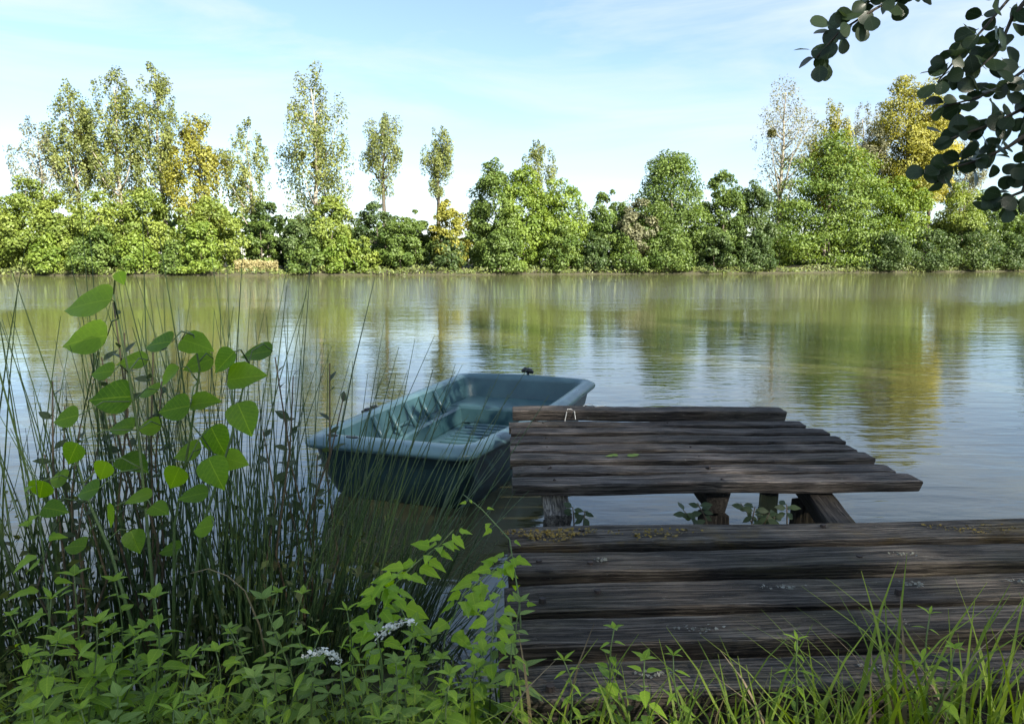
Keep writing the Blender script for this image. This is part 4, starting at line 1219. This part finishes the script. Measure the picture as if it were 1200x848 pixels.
# ------------------------------------------------------------------ nettles, mint and other herbs in front
GN = 'nettles in the undergrowth on the near bank'
def px_base(px, Y):
    x = at_y(px, 600, Y).x
    return gpt(x, Y)
def herb_to(name, label, cat, px_tip, py_tip, Y, seed, base_dx=0.0, **kw):
    """a plant whose top shows at that pixel when it stands Y metres ahead"""
    tip = at_y(px_tip, py_tip, Y)
    b = gpt(tip.x + base_dx, Y)
    h = max(.12, tip.z - b.z)
    lean = abs(base_dx) / h; az = math.pi if base_dx > 0 else 0.0
    return herb(name, label, cat, b, h, lean, az, seed, **kw)
HERBS = [
 # px, py of the top, Y, leaf, nodes, size, label
 (244, 596, 1.72, 'nettle', 9, .075, 'bright nettle with the highest pointed leaves at the lower left'),
 (272, 604, 1.80, 'nettle', 8, .070, 'bright nettle right beside the highest nettle at lower left'),
 (215, 618, 1.65, 'lance', 8, .085, 'narrow-leaved herb at the left side of the nettles'),
 (226, 652, 1.48, 'nettle', 7, .085, 'broad-leaved nettle low in front at the left'),
 (252, 640, 1.55, 'nettle', 7, .080, 'nettle between the highest nettles and the front'),
 (290, 648, 1.62, 'lance', 7, .080, 'narrow-leaved herb right of the left nettles'),
 (312, 636, 1.72, 'mint', 7, .060, 'grey-green mint plant in the shade under the rushes'),
 (330, 668, 1.50, 'lance', 6, .080, 'narrow-leaved herb below the arching grass stalk'),
 (352, 662, 1.58, 'nettle', 6, .065, 'small nettle left of the mint with white flowers'),
 (368, 640, 1.68, 'mint', 7, .055, 'mint shoot standing under the pale grass stalk'),
 (388, 682, 1.46, 'mint', 6, .065, 'mint with round leaves near the bottom below the rushes'),
 (410, 652, 1.62, 'mint', 8, .060, 'tall mint shoot left of the white flower spikes'),
 (428, 645, 1.66, 'mint', 8, .055, 'mint shoot with yellowish leaves beside the white flower spikes'),
 (445, 668, 1.56, 'mint', 7, .060, 'mint shoot below the white flower spikes'),
 (500, 672, 1.50, 'mint', 7, .062, 'mint shoot right of the white flower spikes'),
 (520, 650, 1.60, 'nettle', 8, .060, 'nettle below the bright climbing vine'),
 (545, 664, 1.56, 'nettle', 7, .062, 'nettle in front of the open water beside the deck'),
 (572, 668, 1.58, 'nettle', 6, .058, 'small nettle at the left edge of the nearest deck'),
 (604, 652, 1.52, 'nettle', 7, .055, 'nettle overlapping the left corner of the deck'),
 (640, 668, 1.46, 'lance', 7, .060, 'narrow-leaved herb on the left of the deck front'),
 (688, 640, 1.50, 'nettle', 8, .050, 'slender nettle standing over the deck near its left'),
 (712, 668, 1.42, 'nettle', 7, .060, 'bushy nettle at the deck front left of the middle'),
 (736, 664, 1.42, 'lance', 6, .055, 'narrow-leaved herb at the middle of the deck front'),
 (838, 650, 1.46, 'lance', 7, .060, 'narrow-leaved herb among grass right of the deck middle'),
 (945, 632, 1.50, 'lance', 7, .060, 'narrow-leaved herb in the tall grass over the right of the deck'),
 (965, 655, 1.42, 'nettle', 6, .055, 'nettle in the tall grass at the right of the deck'),
 (160, 630, 1.70, 'nettle', 8, .075, 'nettle in the outer left of the near bank'),
 (110, 660, 1.60, 'nettle', 7, .080, 'broad nettle in the outer lower left'),
 (60, 640, 1.70, 'lance', 8, .085, 'narrow-leaved herb by the leftmost rushes'),
 (20, 690, 1.50, 'nettle', 7, .080, 'nettle left of the leftmost rushes'),
 (180, 720, 1.35, 'nettle', 6, .075, 'low nettle at the lower left front'),
 (300, 735, 1.30, 'mint', 6, .065, 'mint at the bottom below the left nettles'),
 (420, 740, 1.28, 'nettle', 6, .065, 'nettle at the bottom below the mint'),
 (520, 748, 1.26, 'mint', 6, .062, 'mint at the bottom below the climbing vine'),
 (640, 752, 1.24, 'nettle', 6, .060, 'nettle at the bottom before the deck'),
 (770, 742, 1.26, 'nettle', 6, .060, 'nettle at the bottom before the deck middle'),
 (1040, 690, 1.40, 'nettle', 7, .060, 'nettle at the right before the deck end'),
 (1110, 700, 1.45, 'lance', 7, .075, 'narrow-leaved herb at the lower right'),
 (1160, 650, 1.60, 'nettle', 8, .075, 'nettle by the rushes right of the nearest deck'),
]
for i, (px, py, Y, lf, nn, sz, label) in enumerate(HERBS):
    nm = {'nettle': 'nettle_plant', 'mint': 'mint_plant', 'lance': 'narrow_leaved_herb'}[lf]
    ct = {'nettle': 'nettle', 'mint': 'mint', 'lance': 'herb'}[lf]
    herb_to(nm, label, ct, px, py, Y, 500 + i, base_dx=random.uniform(-.06, .06), leaf=lf, n_nodes=nn, size=sz, group='leafy herbs of the near bank')
rf = random.Random(404)
used_labels = set()
for k in range(50):
    px = 196 + (k * 13.7) % 420 + rf.uniform(-8, 8) if k < 42 else rf.choice((rf.uniform(10, 200), rf.uniform(1000, 1190)))
    lf = rf.choice(('nettle', 'nettle', 'mint', 'lance')); Y = rf.uniform(1.3, 1.95)
    nm = {'nettle': 'nettle_plant', 'mint': 'mint_plant', 'lance': 'narrow_leaved_herb'}[lf]
    lb = {'nettle': 'one of the leafy nettles crowding the near bank', 'mint': 'one of the round-leaved mints crowding the near bank', 'lance': 'one of the narrow-leaved herbs crowding the near bank'}[lf]
    near_h = min(HERBS, key=lambda h_: abs(h_[0] - px) + abs(h_[2] - Y) * 120)
    kind_ = {'nettle': 'nettle', 'mint': 'mint', 'lance': 'herb'}[lf]
    where = ('just behind' if Y > near_h[2] + .06 else 'just before' if Y < near_h[2] - .06 else 'left of' if px < near_h[0] else 'right of')
    cand = (kind_ + ' ' + where + ' the ' + near_h[6]).split()
    cand = ' '.join(cand[:16])
    if cand not in used_labels: lb = cand
    elif kind_ + ' leaning ' + cand[len(kind_) + 1:] not in used_labels and len(cand.split()) < 16: lb = kind_ + ' leaning ' + cand[len(kind_) + 1:]
    used_labels.add(lb)
    herb_to(nm, lb, {'nettle': 'nettle', 'mint': 'mint', 'lance': 'herb'}[lf], px, rf.uniform(612, 682) if Y > 1.5 else rf.uniform(672, 725), Y, 800 + k, base_dx=rf.uniform(-.08, .08), leaf=lf,
            n_nodes=rf.randint(6, 9), size=rf.uniform(.05, .085), group={'nettle': 'crowded nettles', 'mint': 'crowded mints', 'lance': 'crowded narrow-leaved herbs'}[lf])
herb_to('mint_plant', 'mint plant bearing a white curling flower spike, lower of two', 'mint', 458, 668, 1.60, 601, base_dx=.05, leaf='mint', n_nodes=8, size=.055, flower=1, top_tuft=False, group='leafy herbs of the near bank')
herb_to('mint_plant', 'mint plant bearing a white curling flower spike, upper right of two', 'mint', 488, 652, 1.62, 603, base_dx=-.04, leaf='mint', n_nodes=8, size=.055, flower=1, top_tuft=False, group='leafy herbs of the near bank')

def vine(label, pxs, Ys, leaf, size, n, seed, name='climbing_vine', r=.0028):
    rd = random.Random(seed)
    pts = [at_y(px, py, Y) for (px, py), Y in zip(pxs, Ys)]
    b = pts[0].copy(); b.z = ground_z(b.x, b.y)
    root = empty(name, b, label, 'vine', 'climbing vines between rushes and deck')
    loc = [Vector((0, 0, -.03))] + [p - b for p in pts[1:]]
    mb = MB(); mb.tube(loc, [r * (1 - .5 * i / (len(loc) - 1)) for i in range(len(loc))], 5); mb.build('stem', M['stem'], root, smooth=True)
    for k in range(n):
        t = .22 + .78 * (k + rd.random() * .6) / n
        p, tg = along(loc, min(1, t))
        a = k * 2.2 + rd.uniform(-.6, .6)
        d = Vector((math.cos(a), math.sin(a) * .7 - .2, rd.uniform(-.45, .25))).normalized()
        q = p + d * .02
        inst('leaf', LM[leaf], root, leaf_matrix(q, d, Vector((rd.uniform(-.3, .3), rd.uniform(-.8, -.1), 1)), size * (1.1 - .5 * t) * rd.uniform(.75, 1.25)))
vine('bright green vine with lobed leaves climbing in front of the dark hull', [(520, 690), (515, 640), (500, 610), (520, 590), (540, 575), (552, 562)], [1.75, 1.85, 1.9, 1.95, 2.0, 2.0], 'vine', .068, 30, 41)
vine('bright vine leaning right toward the deck corner over the water', [(530, 700), (545, 650), (560, 615), (578, 600), (592, 590), (600, 582)], [1.75, 1.85, 1.9, 1.95, 2.0, 2.0], 'vine', .066, 26, 42)
vine('leafy vine low between the mint flowers and the open water', [(500, 700), (490, 660), (488, 630), (495, 606), (510, 595)], [1.7, 1.78, 1.82, 1.85, 1.85], 'vine', .062, 26, 43)
vine('long thin runner arching from the boat side down to the deck corner', [(612, 690), (606, 620), (598, 570), (575, 545), (560, 533)], [1.75, 1.9, 2.05, 2.2, 2.25], 'vine', .035, 9, 44, r=.003)
vine('vine with pale leaves hugging the left deck side', [(580, 700), (583, 660), (586, 630), (592, 612)], [1.6, 1.7, 1.75, 1.8], 'vine', .055, 20, 45)
vine('dark vine at the far lower left among the rush bases', [(222, 690), (218, 620), (212, 560), (208, 520)], [1.9, 1.95, 2.0, 2.0], 'vine', .070, 12, 46)
# bramble growing up from below between the two decks
def bramble(label, root_px, tips, Y, seed):
    rd = random.Random(seed)
    bx = at_y(root_px, 560, Y).x
    root = empty('bramble', (bx, Y, ground_z(bx, Y)), label, 'bramble', 'brambles in the gap between the decks')
    b = Vector((bx, Y, ground_z(bx, Y)))
    for (px, py) in tips:
        tip = at_y(px, py, Y + rd.uniform(-.08, .08)) - b
        pts = [Vector((0, 0, -.03)), tip * .5 + Vector((0, 0, .12)), tip * .85 + Vector((0, 0, .06)), tip]
        mb = MB(); mb.tube(pts, [.005, .004, .003, .002], 5); st = mb.build('stem', M['stem_brown'], root, smooth=True)
        for k in range(7):
            p, tg = along(pts, .62 + .38 * (k + rd.random() * .5) / 7)
            a = k * 2.3 + rd.random()
            d = Vector((math.cos(a), math.sin(a) * .5, rd.uniform(-.7, .4))).normalized()
            inst('leaf', LM['small'], st, leaf_matrix(p + d * .004, d, Vector((rd.uniform(-.5, .5), -1, .6)), rd.uniform(.035, .058)))
bramble('dark bramble hanging in the gap beside the middle post', 790, [(741, 546), (752, 540), (800, 543), (812, 548)], 2.92, 51)
bramble('dark bramble in the gap beside the right joist', 830, [(788, 540), (826, 541), (815, 550)], 2.95, 52)
bramble('small dark bramble beside the pale left post in the gap', 655, [(650, 543), (660, 546)], 2.95, 53)

# ------------------------------------------------------------------ grass
def blade_quads(x, y, z, h, az, bend, w, n=4):
    ts = np.linspace(0, 1, n + 1)
    d = np.array([math.cos(az), math.sin(az), 0.0]); s = np.array([-math.sin(az), math.cos(az), 0.0])
    P = np.array([x, y, z]) + np.outer(h * bend * ts ** 2, d) + np.outer(h * (ts - .35 * bend * ts ** 2.5), np.array([0, 0, 1.0]))
    ww = w * (1 - ts ** 1.8) + .0004
    A = P - s * ww[:, None]; Bq = P + s * ww[:, None]
    return [[A[i], Bq[i], Bq[i + 1], A[i + 1]] for i in range(n)]
rg = random.Random(77)
def tuft(label, cx, cy, n, hmin, hmax, spread, seed, az0=None, dry=0):
    rd = random.Random(seed)
    gz = ground_z(cx, cy)
    root = empty('grass_tuft', (cx, cy, gz), label, 'grass', 'grass tufts at the front of the deck')
    for k in range(n):
        az = rd.uniform(0, 6.28) if az0 is None else az0 + rd.gauss(0, .7)
        q = np.array(blade_quads(rd.gauss(0, spread), rd.gauss(0, spread * .5), -.03, rd.uniform(hmin, hmax), az, rd.uniform(.15, .75), rd.uniform(.0028, .0058)))
        quads_obj('blade', q, np.full(len(q), rd.random()), M['deadstem'] if k < dry else M['grass'], root)
TU = [
 (625, 1.40, 22, .22, .42, 'yellowish grass tuft at the left front corner of the deck'),
 (668, 1.40, 22, .20, .36, 'grass tuft next to the slender nettle on the deck'),
 (715, 1.32, 14, .22, .38, 'grass tuft below the slender nettle at the deck front'),
 (765, 1.38, 24, .24, .45, 'grass tuft left of the deck middle with long bent blades'),
 (812, 1.38, 24, .25, .45, 'grass tuft at the middle of the deck front'),
 (858, 1.40, 28, .28, .50, 'tall grass tuft right of the deck middle'),
 (905, 1.42, 36, .30, .55, 'dense tall grass tuft over the right half of the deck'),
 (950, 1.44, 38, .30, .58, 'tallest grass tuft over the right of the deck'),
 (990, 1.42, 32, .28, .55, 'grass tuft at the right side of the deck front'),
 (1050, 1.36, 22, .26, .48, 'grass tuft beyond the tallest one at the far right'),
 (1120, 1.42, 22, .26, .46, 'grass tuft at the right end of the deck'),
]
for i, (px, Y, n, h0, h1, label) in enumerate(TU):
    x = at_y(px, 690, Y).x
    tuft(label, x, Y, n, h0 * .85, h1 * .92, .07, 700 + i, dry=4)
# short ground cover nobody could count
def cover():
    q, tt = [], []
    for k in range(9000):
        x = rg.uniform(-3.6, 3.9); y = rg.uniform(.45, 2.15)
        on_deck = -.08 < x < 3.08 and y > 1.48 + x * .04
        if on_deck or y > near_shore(x) - .03: continue
        h = rg.uniform(.08, .30) * (.7 if y < .9 else 1)
        s = blade_quads(x, y, ground_z(x, y) - .02, h, rg.uniform(0, 6.28), rg.uniform(.2, .9), rg.uniform(.0022, .0045), 3)
        v = rg.random(); q += s; tt += [v] * len(s)
    return np.array(q), np.array(tt)
q, tt = cover()
tag(quads_obj('ground_grass', q, tt, M['grass']), 'short green grass covering the near bank', 'grass', kind='stuff')
n = 24000
X = rng.uniform(-3.8, 4.0, n); Y = rng.uniform(.5, 2.3, n)
ok = [(y < near_shore(x) + .03) and not (-.1 < x < 3.08 and y > 1.46 + x * .04) for x, y in zip(X, Y)]
X = X[ok]; Y = Y[ok]; n = len(X)
Z = np.array([ground_z(x, y) for x, y in zip(X, Y)]) + .01 + rng.random(n) ** 1.6 * .13
N = unit(rng.normal(size=(n, 3)) * .6 + np.array([0, -.3, 1.0])); L = rng.uniform(.012, .036, n)
tag(quads_obj('undergrowth', leaf_quads(np.stack([X, Y, Z], 1), N, L, L * .6, rng), rng.random(n), M['under']), 'tangled low leaves covering the soil between the herbs', 'undergrowth', kind='stuff')

# a green sprig lying on the far platform
sp = empty('fallen_sprig', (.585, 3.62, .503), 'small green sprig lying on the far platform', 'sprig')
for k, (dx, dy, a, s) in enumerate(((0, 0, .1, .06), (.03, .01, .5, .05), (-.04, .005, 2.8, .055), (-.07, .0, 3.3, .04))):
    inst('leaf', LM['mint'], sp, leaf_matrix(Vector((dx, dy, .006)), Vector((math.cos(a), math.sin(a), .1)), Vector((0, -.2, 1)), s))

# ------------------------------------------------------------------ trees that shade the near bank
def shade_tree(name, label, x, y, H0, H1, Rr, seed, mesh_from=None, rot=0.0, dens=1.0):
    root = empty(name, (x, y, ground_z(x, y)), label, 'tree', 'alders on the near bank')
    root.rotation_euler = (0, 0, rot)
    if mesh_from is not None:
        for ch in mesh_from.children:
            c = ch.copy(); COL.link(c); c.parent = root
        return root
    g_ = np.random.default_rng(seed)
    ncl = 260 if H1 > 12 else 40
    C = []
    while len(C) < ncl:
        p = g_.uniform(-1, 1, 3)
        if np.linalg.norm(p) < 1: C.append(p)
    C = np.array(C) * np.array([Rr, Rr, (H1 - H0) / 2]) + np.array([0, 0, (H0 + H1) / 2])
    n_ = int((20000 if H1 > 12 else 2500) * dens)
    ci = g_.integers(0, ncl, n_)
    d = unit(g_.normal(size=(n_, 3)))
    P = C[ci] + d * (.95 * g_.random(n_) ** .45)[:, None]
    P[:, 2] = np.maximum(P[:, 2], H0)
    N_ = unit(g_.normal(size=(n_, 3)) * .6 + np.array([0, 0, .8]))
    L_ = g_.uniform(.13, .26, n_)
    rd = random.Random(seed)
    mb = MB()
    pts = [Vector((.12 * math.sin(i * .9 + seed), .12 * math.cos(i * .7), -.3 + (H1 - 1.0) * i / 8)) for i in range(9)]
    mb.tube(pts, [.19 * (1.3 if i == 0 else 1) * (1 - .1 * i) for i in range(9)], 9)
    for k in range(24):
        c = Vector(C[k]); s = max(H0 * .7, c.z - c.xy.length * .5)
        p0 = along(pts, min(.98, (s + .3) / (H1 - 1.0)))[0]
        mb.tube([p0, p0.lerp(c, .5) + Vector((0, 0, .15)), c], [.06, .035, .01], 6)
    mb.build('trunk', M['bark'], root, smooth=True)
    quads_obj('crown', leaf_quads(P, N_, L_, L_ * .8, g_), g_.random(n_), M['shade_leaf'], root)
    return root
# a belt of alders behind and to the right, between the low sun and the landing place
s0 = None
for k in range(6):
    al = 27 + (k % 2) * 3.0; sp_ = -6.5 + k * 4.2
    bx = al * math.sin(SUN_AZ) - sp_ * math.cos(SUN_AZ); by = al * math.cos(SUN_AZ) + sp_ * math.sin(SUN_AZ)
    t_ = shade_tree('alder_tree', ['nearest the path', 'second', 'third', 'fourth', 'fifth', 'last and farthest right'][k] + ' tall alder in the belt behind the camera', bx, by, 5.0, 27.0, 3.5, 901, s0, k * 1.3)
    if s0 is None: s0 = t_

# the alder on the right whose twigs hang into the top right of the picture
ax, ay = 5.4, 1.3
ald = shade_tree('alder_tree', 'alder on the right whose leafy twigs hang into the top right', ax, ay, 4.2, 8.5, 2.2, 955)
aw = Vector((ax, ay, ground_z(ax, ay)))
ro = random.Random(9)
def twig(path, Ys, n, size, from_limb):
    pts = [at_y(px, py, Y) - aw for (px, py), Y in zip(path, Ys)]
    pts = [from_limb] + pts
    mb = MB(); mb.tube(pts, [.016] + [.008 - .006 * i / len(path) for i in range(len(path))], 5); tw = mb.build('twig', M['bark'], ald, smooth=True)
    vis = pts[1:]
    for k in range(n):
        t = (k + ro.random() * .7) / n
        p, tg = along(vis, min(1, t))
        a = k * 2.4 + ro.uniform(-.5, .5)
        sd_ = (tg * .55 + Vector((math.cos(a) * .7, math.sin(a) * .5, math.sin(a * 1.3) * .7))).normalized()
        q = p + sd_ * ro.uniform(.01, .05)
        nr = Vector((ro.uniform(-.8, .8), -1 + ro.uniform(-.2, .9), ro.uniform(-.2, .9)))
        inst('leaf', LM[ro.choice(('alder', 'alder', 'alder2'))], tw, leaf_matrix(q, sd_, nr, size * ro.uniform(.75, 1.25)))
def lp(px, py, Y): return at_y(px, py, Y) - aw
mb = MB()
bough = [Vector((0, 0, 3.0)), lp(1400, -260, 2.2), lp(1230, -150, 2.8), lp(1130, -40, 3.1), lp(1092, 60, 3.2), lp(1066, 140, 3.2), lp(1046, 205, 3.2), lp(1030, 268, 3.2)]
mb.tube(bough, [.07, .045, .018, .008, .006, .005, .0035, .002], 7)
bough2 = [lp(1230, -150, 2.8), lp(1100, -110, 3.1), lp(1030, -40, 3.25), lp(990, 40, 3.3)]
mb.tube(bough2, [.012, .007, .005, .0035], 7)
mb.build('limb', M['bark'], ald, smooth=True)
Y5 = [3.2, 3.25, 3.15, 3.2, 3.2, 3.2]
twig([(966, 84), (930, 116), (895, 136), (870, 152), (850, 174)], Y5 , 46, .076, lp(990, 40, 3.3))
twig([(952, 110), (915, 122), (893, 126)], Y5, 14, .072, lp(972, 70, 3.3))
twig([(1050, 105), (1012, 122), (990, 148), (966, 174), (950, 194)], Y5, 40, .080, lp(1088, 66, 3.2))
twig([(1012, 140), (1000, 168), (985, 182)], Y5, 16, .080, lp(1035, 112, 3.2))
twig([(1030, 178), (1005, 196), (985, 206), (956, 214)], Y5, 30, .078, lp(1060, 155, 3.2))
twig([(1020, 216), (996, 228), (962, 240)], Y5, 26, .075, lp(1050, 190, 3.2))
twig([(1010, 246), (985, 258), (948, 268)], Y5, 28, .078, lp(1040, 225, 3.2))
twig([(1020, 284), (1000, 292)], Y5, 14, .075, lp(1032, 258, 3.2))
twig([(1072, 200), (1084, 226), (1086, 250)], Y5, 12, .074, lp(1056, 172, 3.2))
twig([(1104, 60), (1116, 86), (1118, 112)], Y5, 12, .074, lp(1098, 40, 3.2))

# the rest of the bough's leaves, as one mass
def leaf_mass(paths, n, size, mesh_, seed):
    rd = random.Random(seed)
    base_v = [v.co.copy() for v in mesh_.vertices]; base_f = [tuple(p.vertices) for p in mesh_.polygons]
    mb = MB()
    for k in range(n):
        p, tg = along(rd.choice(paths), rd.random() ** .8)
        a = rd.uniform(0, 6.28)
        d = (tg * .4 + Vector((math.cos(a), math.sin(a) * .6, rd.uniform(-.9, .4)))).normalized()
        q = p + d * rd.uniform(.01, .16)
        m4 = leaf_matrix(q, d, Vector((rd.uniform(-.8, .8), -1 + rd.uniform(-.2, .9), rd.uniform(-.2, .9))), size * rd.uniform(.7, 1.25))
        b0 = len(mb.v); mb.v += [m4 @ v for v in base_v]; mb.f += [tuple(b0 + i for i in f) for f in base_f]
    o = mb.build('leaf_mass', M['leaf_alder'], ald, smooth=True); o['kind'] = 'stuff'
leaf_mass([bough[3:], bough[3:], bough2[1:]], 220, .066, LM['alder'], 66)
